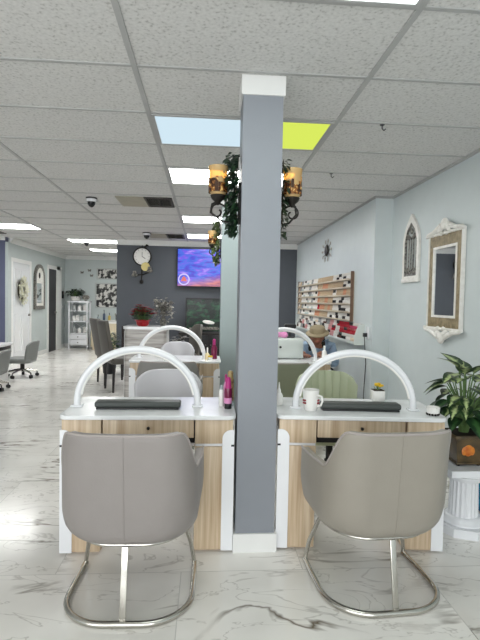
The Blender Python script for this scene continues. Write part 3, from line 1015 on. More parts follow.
# ------------------------------------------------------------------ wall sconces and ivy
def scroll(s):
    pts = []
    for i in range(26):                       # spiral scroll
        a = i / 25 * 3.4 * PI / 1.6
        r = .012 + .036 * i / 25
        pts.append((r * math.cos(a + 2.2) * s, 0, r * math.sin(a + 2.2)))
    return pts
def make_sconce(side, reach, label):
    """side -1: hangs on a column's left face; origin at the wall plate"""
    t = thing('wall_sconce', label, 'wall sconce', (0, 0, 0), 0, 'iron and amber glass sconces')
    s = side
    MB().box((.006 * s, 0, -.01), (.012, .05, .22), .004).build('wall_plate', M['iron'], t)
    br = MB().tube([(.012 * s, 0, -.09), (reach * .35 * s, 0, -.115), (reach * .8 * s, 0, -.105), (reach * 1.32 * s, 0, -.06), (reach * 1.25 * s, 0, -.015), (reach * 1.0 * s, 0, .0)], .006, 8)
    br.tube([(reach * s + x, 0, -.055 + z) for x, _, z in scroll(s)], .005, 8)
    br.build('scroll_arm', M['iron'], t)
    MB().lathe([(.006, -.02), (.02, 0), (.034, .012), (.042, .03), (.038, .034), (.0, .03)], (reach * s, 0, 0), 20).build('cup', M['iron'], t)
    MB().lathe([(.038, .034), (.047, .05), (.050, .09), (.048, .14), (.054, .185), (.0515, .185), (.0455, .14), (.0475, .09), (.044, .05), (.036, .037)], (reach * s, 0, 0), 28, cap=False).build('glass_shade', M['amber'], t)
    mb = MB()
    rr = random.Random(3)
    for i in range(22):                       # mosaic chips round the glass
        a = 2 * PI * i / 22
        h = rr.choice((.05, .07, .10, .08))
        mb.box((reach * s + .0505 * math.cos(a), .0505 * math.sin(a), .045 + h / 2), (.003, .0135, h), rot=(0, 0, a))
    mb.build('mosaic', M['mottled'], t)
    MB().lathe([(.027, .034), (.028, .04), (.028, .13), (.004, .134)], (reach * s, 0, 0), 18).build('candle', M['candle'], t)
    return t
a = make_sconce(-1, .122, 'amber glass and iron sconce on the left side of the front column'); a.location = (.178, 2.63, 1.885)
a = make_sconce(1, .074, 'amber glass and iron sconce on the right side of the front column'); a.location = (.388, 2.63, 1.885)
a = make_sconce(-1, .10, 'small amber glass sconce farther back, on the left side of the second column'); a.location = (.165, 5.5, 1.955)

def ivy(label, loc, n, w, d, z0, z1, seed, mat, side, size=.034, ragged=.5):
    rr = random.Random(seed)
    t = thing('ivy_garland', label, 'ivy garland', loc, 0, 'ivy garlands on the columns')
    mb = MB()
    for q in range(3):
        pts = []
        for i in range(14):
            z = z1 + (z0 - z1) * i / 13 * (1 - .1 * q)
            pts.append((side * (.012 + .35 * w * rr.random() * (.4 + .6 * math.sin(PI * i / 13))), d * (rr.random() - .5) * .7, z))
        mb.tube(pts, .0025, 5)
    mb.build('vine', M['vine'], t)
    mb = MB()
    for i in range(n):
        f = rr.random()
        z = z1 + (z0 - z1) * f
        ww = w * (.45 + .55 * math.sin(PI * min(1, f * ragged + .35)))
        x = side * (.012 + ww * rr.random() ** 1.4)
        y = d * (rr.random() - .5)
        a = rr.random() * 2 * PI
        L = size * (.7 + .6 * rr.random())
        # broad three-pointed ivy leaf from lobes
        dr = Vector((side * (.25 + .75 * rr.random()), math.cos(a) * .9 - .4, -.9 * rr.random() - .1))
        up = (side * .3, -.8 + .5 * rr.random(), .6)
        mb.leaf((x, y, z), dr, L, L * .95, .15, up, 3, .15, 1.9)
        for sgn in (-1, 1):
            d2 = dr + Vector((0, .5 * sgn, .35)).cross(dr.normalized()) * .0 + Vector((0, .55 * sgn, .3))
            mb.leaf((x, y, z), d2, L * .7, L * .5, .15, up, 2, .15, 1.7)
    mb.build('leaves', mat, t, recalc=False)
    return t
ivy('thick dark ivy garland down the left side of the front column', (.176, 2.62, 0), 300, .062, .16, 1.71, 2.13, 1, M['ivy'], -1, .037)
ivy('thin ivy garland down the right side of the front column', (.390, 2.62, 0), 70, .028, .12, 1.69, 2.11, 2, M['ivy'], 1, .03)
ivy('ivy garland on the left side of the second column farther back', (.163, 5.49, 0), 110, .075, .16, 1.76, 2.26, 3, M['ivy_light'], -1, .055)

# ------------------------------------------------------------------ right wall pieces
# framed mirror with carved crest and foot (local: x out of the wall is -X; yz plane)
t = thing('wall_mirror', 'tall antique gold framed mirror with carved ivory crest on the right wall', 'mirror', (XR - .002, 3.945, 1.545)); t.scale = (1, .95, 1)
def yz_rect(hy, z0, z1): return [(-hy, z0), (hy, z0), (hy, z1), (-hy, z1)]
MB().ring_prism(yz_rect(.292, -.39, .41), yz_rect(.20, -.285, .29), -.022, 0, 'yz').build('frame', M['gold_frame'], t)
MB().ring_prism(yz_rect(.305, -.405, .42), yz_rect(.287, -.387, .402), -.030, 0, 'yz').build('outer_edge', M['ivory'], t)
MB().ring_prism(yz_rect(.213, -.303, .308), yz_rect(.193, -.283, .288), -.028, 0, 'yz').build('inner_edge', M['ivory'], t)
MB().b2((-.018, -.195, -.286), (-.004, .195, .291)).build('glass', M['mirror'], t)
def crest(sg, zb, name):
    mb = MB()
    mb.tube([(-.03, -.34, zb - .005 * sg), (-.035, -.30, zb + .012 * sg), (-.035, -.2, zb + .02 * sg), (-.035, -.11, zb + .05 * sg), (-.035, -.06, zb + .075 * sg)], [.014, .018, .02, .022, .018], 10)
    mb.tube([(-.03, .34, zb - .005 * sg), (-.035, .30, zb + .012 * sg), (-.035, .2, zb + .02 * sg), (-.035, .11, zb + .05 * sg), (-.035, .06, zb + .075 * sg)], [.014, .018, .02, .022, .018], 10)
    mb.sphere((-.035, 0, zb + .075 * sg), (.022, .06, .05), 14, 10)
    mb.sphere((-.045, 0, zb + .06 * sg), (.02, .03, .035), 12, 8)
    for k in (-1, 1):
        mb.sphere((-.038, .055 * k, zb + .04 * sg), (.018, .032, .026), 12, 8)
        mb.sphere((-.038, .09 * k, zb + .02 * sg), (.016, .03, .018), 12, 8)
        mb.tube([(-.035, .02 * k, zb + .01 * sg), (-.04, .05 * k, zb - .012 * sg), (-.035, .09 * k, zb - .004 * sg)], [.012, .014, .008], 8)
    mb.box((-.02, 0, zb), (.035, .62, .022), .006)
    return mb.build(name, M['ivory'], t)
crest(1, .415, 'carved_crest')
crest(-1, -.40, 'carved_foot')

# arched gothic plaque
t = thing('arched_plaque', 'white arched gothic window plaque with dark tracery, left of the gold mirror', 'wall plaque', (XR - .002, 4.64, 1.58)); t.scale = (1, .94, 1)
def gothic(hw, h0, hs, hp, n=10):
    L = []
    for i in range(n + 1):
        f = i / n
        L.append((hw * (1 - f ** 1.9), hs + (hp - hs) * f))
    return [(-hw, h0), (hw, h0)] + L + [(-a, b) for a, b in reversed(L[:-1])]
MB().ring_prism(gothic(.195, 0, .38, .66), gothic(.148, .05, .37, .575), -.024, 0, 'yz').build('frame', M['ivory'], t)
MB().b2((-.03, -.205, -.012), (0, .205, .028), .006).build('sill', M['ivory'], t)
mb = MB()
for y in (-.055, .0, .055):
    mb.tube([(-.015, y, .05), (-.015, y, .43)], .006, 8)
for s in (-1, 1):
    mb.tube([(-.015, .14 * s, .05), (-.015, .14 * s, .40), (-.015, .09 * s, .50), (-.015, 0, .57)], .012, 8)
    mb.tube([(-.015, .14 * s, .40), (-.015, .08 * s, .46), (-.015, 0, .42)], .009, 8)
    mb.tube([(-.015, .13 * s, .10), (-.015, .07 * s, .13), (-.015, .0, .08)], .009, 8)
    mb.sphere((-.015, .06 * s, .43), (.012, .03, .022), 10, 8)
    mb.sphere((-.015, .07 * s, .085), (.012, .04, .022), 10, 8)
mb.sphere((-.015, 0, .49), (.012, .03, .03), 10, 8)
mb.b2((-.022, -.15, .05), (-.008, .15, .07))
mb.build('tracery', M['pewter'], t)
MB().prism(gothic(.155, .05, .385, .58), -.006, -.001, 'yz').build('backing', M['frame_grey'], t)

# metal starburst on the forward right wall
t = thing('wall_ornament', 'dark metal flower ornament high on the right wall above the polish rack', 'wall ornament', (XR2 - .002, 7.2, 2.14))
MB().sphere((-.02, 0, 0), (.02, .10, .085), 16, 10).build('centre', M['iron'], t)
mb = MB(); mb2 = MB()
for i in range(10):
    a = 2 * PI * i / 10
    mb.tube([(-.012, .08 * math.cos(a), .07 * math.sin(a)), (-.018, .24 * math.cos(a), .13 * math.sin(a))], .004, 6)
    mb2.sphere((-.02, .27 * math.cos(a), .145 * math.sin(a)), (.006, .035, .022), 10, 6, rot=(a, 0, 0))
mb.build('spokes', M['pewter'], t); mb2.build('petals', M['silver_leaf'], t)

# nail-polish racks and every bottle in them
bcol = dict(w=(226, 224, 220), g=(150, 152, 152), t=(190, 168, 140), o=(202, 146, 116), p=(206, 150, 150), r=(170, 34, 50), k=(34, 30, 32), d=(94, 66, 58), m=(190, 60, 100), l=(180, 190, 190), c=(214, 196, 172))
bmats = {k: plain('polish_' + k, v, 0.25, var=0.12, scale=40) for k, v in bcol.items()}
bname = dict(w='white', g='grey', t='tan', o='orange', p='dusty pink', r='red', k='black', d='brown', m='magenta', l='pale grey-blue', c='cream')
cap_w = plain('polish_cap_white', (222, 218, 212), 0.3); cap_k = plain('polish_cap_black', (28, 26, 26), 0.3)
bmesh_cache = {}
def bottle_mesh(cc, cap):
    if (cc, cap) not in bmesh_cache:
        mb = MB()
        mb.lathe([(.013, 0), (.0155, .003), (.0155, .040), (.007, .047)], n=10)
        mb.mi = 1
        mb.lathe([(.0085, .047), (.0095, .05), (.0075, .085)], n=10)
        o = mb.build('polish_bottle', [bmats[cc], cap])
        bmesh_cache[(cc, cap)] = o.data
        bpy.data.objects.remove(o)
    return bmesh_cache[(cc, cap)]
UY0, UY1 = 5.85, 9.25
rack = thing('polish_rack', 'tall wall rack of pale shelves filled with rows of nail polish, upper one', 'rack', (XR2, UY0, 0))
LUY = UY1 - UY0
MB().b2((-.006, 0, 1.125), (-.001, LUY, 1.74)).build('back_panel', M['shelf_wood'], rack)
for yy in (0, LUY - .012):
    MB().b2((-.045, yy, 1.125), (-.006, yy + .012, 1.75)).build('side', M['rack_side'], rack)
shz = [1.138 + i * .103 for i in range(6)]
for z in shz:
    s = MB().b2((-.066, .012, z - .008), (-.006, LUY - .012, z)).build('shelf', M['shelf_wood'], rack)
    MB().b2((-.0685, .012, z - .008), (-.066, LUY - .012, z + .010)).build('lip', M['shelf_wood'], s)
LY0, LY1 = 5.42, 9.05
low = thing('polish_rack', 'low stepped polish rack below the tall one, red bottles at its near end', 'rack', (XR2, LY0, 0))
LLY = LY1 - LY0
lowz = [(.895, .115), (.965, .09), (1.032, .065)]      # (height, front edge out from the wall)
for z, dx in lowz:
    s = MB().b2((-dx, .01, z - .010), (-.016, LLY - .01, z)).build('shelf', M['shelf_wood'], low)
    MB().b2((-dx - .003, .01, z - .012), (-dx, LLY - .01, z + .014)).build('lip', M['box_white'], s)
for yy in (0, LLY - .01):
    MB().prism([(-.119, .87), (-.001, .87), (-.001, 1.11), (-.066, 1.11), (-.092, 1.05), (-.119, .97)], yy, yy + .01, 'xz').build('side', M['box_white'], low)
MB().b2((-.016, .01, .87), (-.001, LLY - .01, 1.11)).build('back_panel', M['rack_side'], low)
# colour blocks from the near end to the far end of each shelf, lowest shelf first
ublk = ['wkwkwkwtttoowwwllwwgc', 'wkkwwtotoorwwlwlwwgtc', 'wwkwkttottowwgwlwwwtt', 'tottwtttttowwlgwwlwtc', 'wktttttoottwwwgwwwlgt', 'wkwkwttttttwwgwlwwgtc']
lblk = ['cwkdwpwdgdwkgwpdgwd', 'rrrrwrpwdgwdwkgwpdg', 'mmrrrwpgdwgcwgwdwgw']
spots = []
for r, z in enumerate(shz):
    n = int((LUY - .06) / .046)
    for i in range(n):
        b = ublk[r]
        spots.append((XR2 - .038, UY0 + .035 + i * .046, z, b[int(i / n * len(b))], ['lowest', 'second lowest', 'third lowest', 'third', 'second', 'top'][r] + ' shelf of the tall rack', 1 if (i // 3 + r) % 4 == 0 else 0))
for r, (z, dx) in enumerate(lowz):
    n = int((LLY - .06) / .048)
    for i in range(n):
        b = lblk[r]
        spots.append((XR2 - dx + .02, LY0 + .035 + i * .048, z, b[int(i / n * len(b))], ['bottom', 'middle', 'upper'][r] + ' step of the low rack', 1 if (i // 3 + r) % 4 == 0 else 0))
spots.sort(key=lambda s: s[1])
def boxname(k): return 'first' if k < 6.6 else 'second'
for n, (x, y, z, cc, where, cp) in enumerate(spots[:300]):
    o = bpy.data.objects.new('polish_bottle', bottle_mesh(cc, cap_k if (cp and cc in 'kdrmw') else (bmats[cc] if cc in 'torgp' else cap_w)))
    col.objects.link(o); o.location = (x, y, z + .0003)
    cn = 'black-capped' if (cp and cc in 'kdrmw') else ('' if cc in 'torgp' else 'white-capped')
    g = ('%s %s nail polish, near end of the %s' % (cn, bname[cc], where)).strip()
    tag(o, ('%s %s nail polish bottle, near end of the %s' % (cn, bname[cc], where)).strip(), 'nail polish', g)
mb = MB()
keys = list(bcol)
for (x, y, z, cc, where, cp) in spots[300:]:
    mb.mi = keys.index(cc)
    mb.lathe([(.013, .0003), (.0155, .003), (.0155, .040), (.007, .047)], (x, y, z), 6)
    mb.mi = len(keys) + 1 if (cp and cc in 'kdrmw') else (keys.index(cc) if cc in 'torgp' else len(keys))
    mb.lathe([(.0085, .047), (.0075, .085)], (x, y, z), 6)
tag(mb.build('polish_bottles', [bmats[k] for k in keys] + [cap_w, cap_k]), 'mass of nail polish bottles on the far half of both racks', 'nail polish', None, 'stuff')

# socket and cable at the near end of the racks
t = thing('wall_socket', 'white wall socket with black plug and thin cable beside the low polish rack', 'socket', (XR2, 5.30, 1.02))
MB().b2((-.012, -.045, -.07), (-.001, .045, .07), .003).build('plate', M['white_gloss'], t)
MB().b2((-.055, -.02, -.045), (-.0125, .02, .0), .005).build('plug', M['dark'], t)
MB().tube([(-.04, 0, -.04), (-.035, .0, -.12), (-.012, .01, -.35), (-.012, .06, -.7), (-.012, .05, -1.0)], .005, 6).build('cable', M['iron'], t)

# ------------------------------------------------------------------ pedestal, plant, water jug
PX, PY = 1.572, 2.76
t = thing('pedestal', 'white fluted plaster column pedestal at the right edge under the plant', 'pedestal', (PX, PY, 0)); t.scale = (1, 1, 1.03)
MB().prism([(-.165, -.165), (.165, -.165), (.165, .165), (-.165, .165)], .36, .395, 'xy').build('top_slab', M['white_gloss'], t)
MB().lathe([(.098, .30), (.108, .315), (.112, .33), (.145, .345), (.15, .3598)], n=40).build('capital', M['white_gloss'], t)
MB().lathe([(.086, .09), (.084, .12), (.080, .28), (.082, .30)], n=120, flute=20, fd=.07).build('shaft', M['white_gloss'], t)
MB().lathe([(.128, .05), (.128, .06), (.112, .072), (.105, .085), (.094, .092)], n=40).build('torus', M['white_gloss'], t)
MB().prism([(.165 * math.cos(R(a)), .165 * math.sin(R(a))) for a in range(0, 360, 45)], 0, .05, 'xy').build('plinth', M['white_gloss'], t)
p = children_of(t)[-1]
bv = p.modifiers.new('bevel', 'BEVEL'); bv.width = .012; bv.segments = 2

t = thing('potted_plant', 'variegated leafy plant in bronze square pot with orange motif on the white pedestal', 'potted plant', (PX - .015, PY, .4071))
def frustum(mb, h0, h1, z0, z1):
    A = [mb.bm.verts.new((a * h0, b * h0, z0)) for a, b in ((-1, -1), (1, -1), (1, 1), (-1, 1))]
    B = [mb.bm.verts.new((a * h1, b * h1, z1)) for a, b in ((-1, -1), (1, -1), (1, 1), (-1, 1))]
    mb.face(A[::-1]); mb.face(B)
    for k in range(4): mb.face((A[k], A[(k + 1) % 4], B[(k + 1) % 4], B[k]))
    return mb
mb = frustum(MB(), .070, .090, .018, .165)
mb.b2((-.097, -.097, .16), (.097, .097, .182), .004)
mb.b2((-.078, -.078, .008), (.078, .078, .022), .003)
pot = mb.build('pot', M['pot_brown'], t)
for sx in (-1, 1):
    for sy in (-1, 1):
        MB().cyl((.062 * sx, .062 * sy, 0), (.062 * sx, .062 * sy, .012), .010, .012, 10).build('foot', M['iron'], pot)
mb = MB()
mb.sphere((-.012, -.082, .095), (.030, .006, .036), 14, 10)
for s in (-1, 1): mb.sphere((-.012 + .024 * s, -.081, .09), (.016, .006, .026), 10, 8)
mb.build('leaf_motif', M['orange'], pot)
MB().b2((-.088, -.088, .178), (.088, .088, .184)).build('soil', M['soil'], t)
rr = random.Random(11)
stm = MB(); lf = MB()
def stalk(az, h, out, L, W, droop, dark):
    a = R(az)
    tipx, tipy = out * math.cos(a), out * math.sin(a)
    pts = [(tipx * f * f + .02 * math.cos(a), tipy * f * f + .02 * math.sin(a), .182 + (h - .182) * (f ** .8)) for f in (0, .33, .66, 1)]
    stm.tube(pts, [.007, .006, .005, .003], 6)
    lf.mi = 1 if dark else 0
    d = Vector((math.cos(a), math.sin(a), .35 - droop))
    lf.leaf(pts[-1], d, L, W, .35, (0, 0, 1), 7, .22, 1.5)
rq = random.Random(4)
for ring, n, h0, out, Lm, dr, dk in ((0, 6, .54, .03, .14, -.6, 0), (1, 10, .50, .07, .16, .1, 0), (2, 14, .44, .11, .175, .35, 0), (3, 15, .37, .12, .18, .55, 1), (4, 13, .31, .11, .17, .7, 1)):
    for i in range(n):
        az = 360 * (i + .5 * (ring % 2)) / n + rq.uniform(-14, 14)
        L = Lm * rq.uniform(.85, 1.15)
        near_table = math.cos(R(az)) < -.3
        if near_table and h0 < .45: L *= .72
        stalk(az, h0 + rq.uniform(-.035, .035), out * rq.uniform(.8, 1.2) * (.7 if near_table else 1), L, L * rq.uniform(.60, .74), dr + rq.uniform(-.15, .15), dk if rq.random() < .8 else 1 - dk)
stm.build('stems', M['stem'], t)
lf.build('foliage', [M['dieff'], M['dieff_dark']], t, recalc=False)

t = thing('water_jug', 'clear plastic jug with blue lower half beside the pedestal at the right edge', 'jug', (1.93, 3.02, 0))
MB().lathe([(.09, .0), (.135, .01), (.14, .04), (.14, .20)], n=28).build('blue_lower_half', M['blue'], t)
MB().lathe([(.14, .20), (.14, .28), (.12, .34), (.05, .38), (.03, .40)], n=28).build('body', M['crystal'], t)
MB().lathe([(.034, .395), (.034, .43)], n=16).build('cap', M['porcelain'], t)

# ------------------------------------------------------------------ television wall
t = thing('television', 'wall-mounted television showing a purple and blue stage picture', 'television', (.08, YW - .10, 2.0), -3)
MB().b2((-.66, -.02, -.38), (.66, .025, .38), .006).build('bezel', M['dark'], t)
MB().b2((-.645, -.0235, -.365), (.645, -.0205, .365)).build('screen', M['tv'], t)
MB().ring_prism(arc(-.52, -.235, .115, 0, 360, 31)[:-1], arc(-.52, -.235, .092, 0, 360, 31)[:-1], -.026, -.0238, 'xz').build('ring_graphic', M['tv_ring'], t)
MB().prism([(-.58, -.27), (-.46, -.27), (-.49, -.2), (-.52, -.17), (-.55, -.2)], -.0255, -.0238, 'xz').build('badge_graphic', M['tv_badge'], t)
MB().b2((-.12, .026, -.12), (.12, .088, .12)).build('wall_bracket', M['dark'], t)

t = thing('wall_clock', 'round white pendulum clock on black iron scrollwork on the slate wall', 'clock', (-1.27, YW - .001, 2.2))
def disc_y(mb, c, r, y0, y1, n=32):
    return mb.prism(arc(c[0], c[1], r, 0, 360, n - 1)[:-1] if False else [(c[0] + r * math.cos(2 * PI * i / n), c[1] + r * math.sin(2 * PI * i / n)) for i in range(n)], y0, y1, 'xz')
n = 36
MB().ring_prism([(.185 * math.cos(2 * PI * i / n), .185 * math.sin(2 * PI * i / n)) for i in range(n)], [(.16 * math.cos(2 * PI * i / n), .16 * math.sin(2 * PI * i / n)) for i in range(n)], -.05, 0, 'xz').build('rim', M['iron'], t)
fc = disc_y(MB(), (0, 0), .162, -.035, -.005).build('face', M['porcelain'], t)
mb = MB()
for i in range(12):
    a = 2 * PI * i / 12
    mb.box((.135 * math.cos(a), -.0365, .135 * math.sin(a)), (.02, .002, .006), rot=(0, -a, 0))
mb.build('hour_marks', M['dark'], fc)
MB().box((.03, -.038, -.02), (.08, .002, .010), rot=(0, R(35), 0)).box((.0, -.040, .04), (.007, .002, .1)).build('hands', M['dark'], fc)
mb = MB().tube([(.05, -.015, .18), (.09, -.015, .24), (.12, -.015, .2)], .02, 8)
m2 = MB().tube([(0, -.015, -.18), (-.01, -.015, -.48)], .012, 8)
m2.tube([(-.14, -.015, -.4), (-.07, -.015, -.36), (.0, -.015, -.36), (.08, -.015, -.33), (.15, -.015, -.30)], .012, 8)
mb.tube([(.05, -.015, .18), (0, -.015, .19), (0, -.015, .3)], .006, 6)
mb.build('top_scroll', M['iron'], t)
m2.build('candle_bracket', M['iron'], t)
disc_y(MB(), (.07, -.2), .085, -.055, -.036).build('pendulum', M['gold'], t)
mb = MB().sphere((-.01, -.03, -.5), .04, 12, 8)
mb.build('bob', M['iron'], t)
for x, z in ((-.14, -.40), (.15, -.31)):
    MB().lathe([(.02, 0), (.055, .01), (.06, .035), (.04, .06), (.035, .11)], (x, -.06, z), 16).build('candle_cup', M['pewter'], t)

t = thing('framed_picture', 'dark green picture with pale oval spot under the television, on black cabinet', 'picture', (-.02, 9.45, .7305))
MB().ring_prism([(-.37, 0), (.37, 0), (.37, .67), (-.37, .67)], [(-.345, .025), (.345, .025), (.345, .645), (-.345, .645)], -.03, .02, 'xz').build('frame', M['dark'], t)
pn = MB().b2((-.35, -.01, .02), (.35, .01, .65)).build('picture_panel', M['green_picture'], t)
MB().sphere((.08, -.0105, .20), (.12, .004, .035), 18, 10, rot=(0, R(8), 0)).build('pale_oval', M['porcelain'], pn)
MB().box((0, -.0105, .07), (.6, .002, .04)).box((.1, -.0105, .10), (.35, .002, .02)).build('pale_bank', M['pewter'], pn)
t = thing('cabinet', 'low black cabinet against the slate wall under the green picture', 'cabinet', (.06, 9.45, 0))
MB().b2((-.55, -.22, .04), (.55, .2, .70)).b2((-.53, -.2, 0), (.53, .18, .04)).build('body', M['black_wood'], t)
MB().b2((-.57, -.24, .70), (.57, .22, .73), .004).build('top', M['black_wood'], t)
for s in (-1, 1):
    dd = MB().b2((min(.01 * s, .54 * s), -.235, .06), (max(.01 * s, .54 * s), -.2205, .69), .004).build('door', M['dark'], t)
    MB().cyl((.05 * s, -.236, .5), (.05 * s, -.25, .5), .012, n=10).build('knob', M['pewter'], dd)

# ------------------------------------------------------------------ reception podium and its flowers
t = thing('reception_podium', 'white-topped silver-banded reception podium in front of the slate wall', 'reception desk', (-.77, 6.45, 0))
MB().prism(rrect(-.27, -.2, .27, .22, .05), .02, .965, 'xy').build('body', M['grey_stripe'], t)
MB().prism(rrect(-.26, -.19, .26, .21, .05), 0, .02, 'xy').build('plinth', M['dark'], t)
MB().prism(rrect(-.29, -.22, .33, .24, .08), .965, 1.0, 'xy').build('top', M['white_gloss'], t)
for x in (-.27, .27):
    MB().b2((x - .008, -.14, .05), (x + .008, .16, .94), .003).build('side_panel', M['white_paint'], t)
def bloom(mb, c, r, n, rr, droop=.2):
    for i in range(n):
        a = 2 * PI * i / n + rr.random()
        mb.leaf(c, (math.cos(a), math.sin(a), .45), r, r * .5, droop, (0, 0, 1), 3, .2, 1.5)
t = thing('poinsettia', 'red poinsettia in a red foil pot on the reception podium', 'potted plant', (-.82, 6.37, 1.0003))
rr = random.Random(5)
MB().lathe([(.06, 0), (.08, .02), (.085, .06), (.115, .085), (.10, .085), (.075, .065), (.0, .064)], n=24, flute=12, fd=.06).build('foil_pot', M['red_foil'], t)
mb = MB(); m2 = MB(); m3 = MB()
for i in range(48):
    a = rr.random() * 2 * PI; r = .145 * rr.random() ** .6
    z = .13 + .16 * (1 - (r / .19) ** 2) * rr.random() ** .7
    m3.tube([(r * .3 * math.cos(a), r * .3 * math.sin(a), .06), (r * math.cos(a), r * math.sin(a), z)], .004, 5)
    bloom(mb, (r * math.cos(a), r * math.sin(a), z), .062, 7, rr)
    bloom(m2, (r * .9 * math.cos(a), r * .9 * math.sin(a), z - .05), .07, 3, rr, .4)
mb.build('bracts', M['red'], t, recalc=False); m2.build('leaves', M['ivy'], t, recalc=False); m3.build('stems', M['stem'], t)
def branches(label, loc, h, spread, n, seed, mat, vase=True, size=.05):
    t = thing('dried_bouquet', label, 'bouquet', loc)
    rr = random.Random(seed)
    if vase:
        MB().lathe([(.035, 0), (.045, .02), (.048, .06), (.025, .10), (.030, .115), (.022, .11)], n=20).build('vase', M['pewter'], t)
    m3 = MB(); mb = MB()
    z0 = .10 if vase else 0
    for i in range(n):
        a = rr.random() * 2 * PI; r = spread * rr.random() ** .7
        x, y, z = r * math.cos(a), r * math.sin(a), z0 + (h - z0) * (.30 + .70 * rr.random())
        m3.tube([(0, 0, z0), (x * .4, y * .4, z0 + (z - z0) * .6), (x, y, z)], .003, 5)
        for q in range(7):
            a2 = rr.random() * 2 * PI
            mb.leaf((x, y, z - .03 * q * rr.random()), (math.cos(a2), math.sin(a2), .5 - rr.random()), size, size * .7, .2, (0, 0, 1), 3, .2, 1.6)
    m3.build('stems', M['pewter'], t); mb.build('leaves', mat, t, recalc=False)
    return t
branches('silver dried leaf bouquet in a vase on the podium behind the poinsettia', (-.575, 6.60, 1.0003), .38, .13, 40, 8, M['silver_leaf'])
t = branches('dull grey leafy bouquet in a floor vase at the right end of the podium', (-.40, 6.88, 0), .84, .12, 34, 9, M['pewter'], True, .08)
t.scale = (1, 1, 1)

# ------------------------------------------------------------------ dining chairs at the podium
def make_dining(label, mat):
    t = thing('dining_chair', label, 'chair', (0, 0, 0), 0, 'high-backed leather chairs by the podium')
    MB().box((0, 0, .45), (.44, .44, .09), .02).build('seat', mat, t)
    def b(a, v): return (-.22 + .44 * a, -.21 - .10 * v - .02 * math.sin(PI * a), .44 + .60 * v)
    o = MB().grid(b, 12, 10).build('backrest', mat, t)
    so = o.modifiers.new('thickness', 'SOLIDIFY'); so.thickness = .06; so.offset = 0
    bv = o.modifiers.new('rounding', 'BEVEL'); bv.width = .015; bv.segments = 2; bv.limit_method = 'ANGLE'; bv.angle_limit = R(50)
    for x in (-.19, .19):
        for y in (-.19, .19):
            MB().tube([(x, y, .406), (x * 1.02, y * 1.06, 0)], [.024, .016], 4).build('leg', M['black_wood'], t)
    return t
dc = make_dining('taupe high-backed dining chair with black legs left of the podium, nearer of two', M['taupe'])
dc.location = (-1.22, 7.25, 0); dc.rotation_euler = (0, 0, R(-62))
dup(dc, (-1.46, 7.84, 0), -62, 'taupe high-backed dining chair with black legs left of the podium, farther of two')
dc2 = make_dining('dark brown high-backed chair half hidden behind the podium', M['dark_brown'])
dc2.location = (-1.28, 8.62, 0); dc2.rotation_euler = (0, 0, R(10)); dc2.scale = (.88, .88, .86)

def bush(label, loc, pot, n, h0, h1, spread, seed, mat, L, name='potted_plant'):
    t = thing(name, label, 'potted plant', loc)
    rr = random.Random(seed)
    MB().lathe(pot, n=24).build('pot', M['porcelain'] if pot[-1][1] < .2 else M['dark'], t)
    zt = max(z for r, z in pot)
    st = MB(); lf = MB()
    for i in range(n):
        a = rr.random() * 2 * PI; r = spread * rr.random() ** .6
        z = h0 + (h1 - h0) * rr.random() * (1 - .5 * (r / spread) ** 2)
        x, y = r * math.cos(a), r * math.sin(a)
        st.tube([(x * .1, y * .1, zt - .01), (x * .5, y * .5, zt + (z - zt) * .7), (x, y, z)], .003, 5)
        for q in range(3):
            a2 = a + (rr.random() - .5) * 2
            lf.leaf((x, y, z), (math.cos(a2), math.sin(a2), .5 - .8 * rr.random()), L * (.7 + .6 * rr.random()), L * .42, .35, (0, 0, 1), 4, .2, 1.5)
    st.build('stems', M['stem'], t); lf.build('foliage', mat, t, recalc=False)
    return t
bush('bushy green floor plant in a dark pot behind the taupe dining chair', (-1.72, 8.80, 0), [(.09, 0), (.11, .02), (.13, .26), (.12, .26), (.10, .24)], 70, .36, .76, .15, 21, M['dieff_dark'], .10)

# ------------------------------------------------------------------ back room
t = thing('etagere', 'narrow white open shelf unit with two drawers in the far left corner', 'shelf unit', (-3.40, 13.30, 0))
for sx in (-1, 1):
    for sy in (-1, 1):
        MB().b2((.235 * sx - .02, .16 * sy - .02, 0), (.235 * sx + .02, .16 * sy + .02, 1.24)).build('post', M['white_gloss'], t)
MB().b2((-.28, -.2, 1.24), (.28, .2, 1.28), .004).build('top', M['white_gloss'], t)
for z in (.40, .72, 1.0):
    MB().b2((-.215, -.17, z), (.215, .17, z + .025)).build('shelf', M['white_gloss'], t)
for z in (.10, .25):
    d = MB().b2((-.213, -.178, z), (.213, .16, z + .14), .003).build('drawer', M['white_gloss'], t)
    MB().sphere((0, -.19, z + .07), .016, 10, 8).build('knob', M['pewter'], d)
for z in (.425, .745, 1.025):
    zt_ = {.425: .72, .745: 1.0, 1.025: 1.24}[z]
    MB().tube([(-.21, .15, z), (.21, .15, zt_)], .008, 6).tube([(.21, .15, z), (-.21, .15, zt_)], .008, 6).build('cross_brace', M['white_gloss'], t)
for z, k in ((.4253, 3), (.7453, 4), (1.0253, 3)):
    for i in range(k):
        x = -.14 + .28 * i / max(1, k - 1)
        o = MB().lathe([(.04, 0), (.05, .02), (.05, .10 + .03 * ((i + k) % 2)), (.03, .13 + .03 * ((i + k) % 2))], n=14).build('jar', M['porcelain'] if (i + k) % 3 else M['frame_grey'])
        o.location = (-3.40 + x, 13.28, z)
        nm = {.4253: 'lowest', .7453: 'middle', 1.0253: 'highest'}[z]
        pos = {0: 'left end', k - 1: 'right end'}.get(i, 'middle' if k == 3 else ('left of centre' if i == 1 else 'right of centre'))
        tag(o, '%s jar at %s of the %s open shelf in the far white unit' % ('white' if (i + k) % 3 else 'grey', pos, nm), 'jar', 'jars in the white shelf unit')
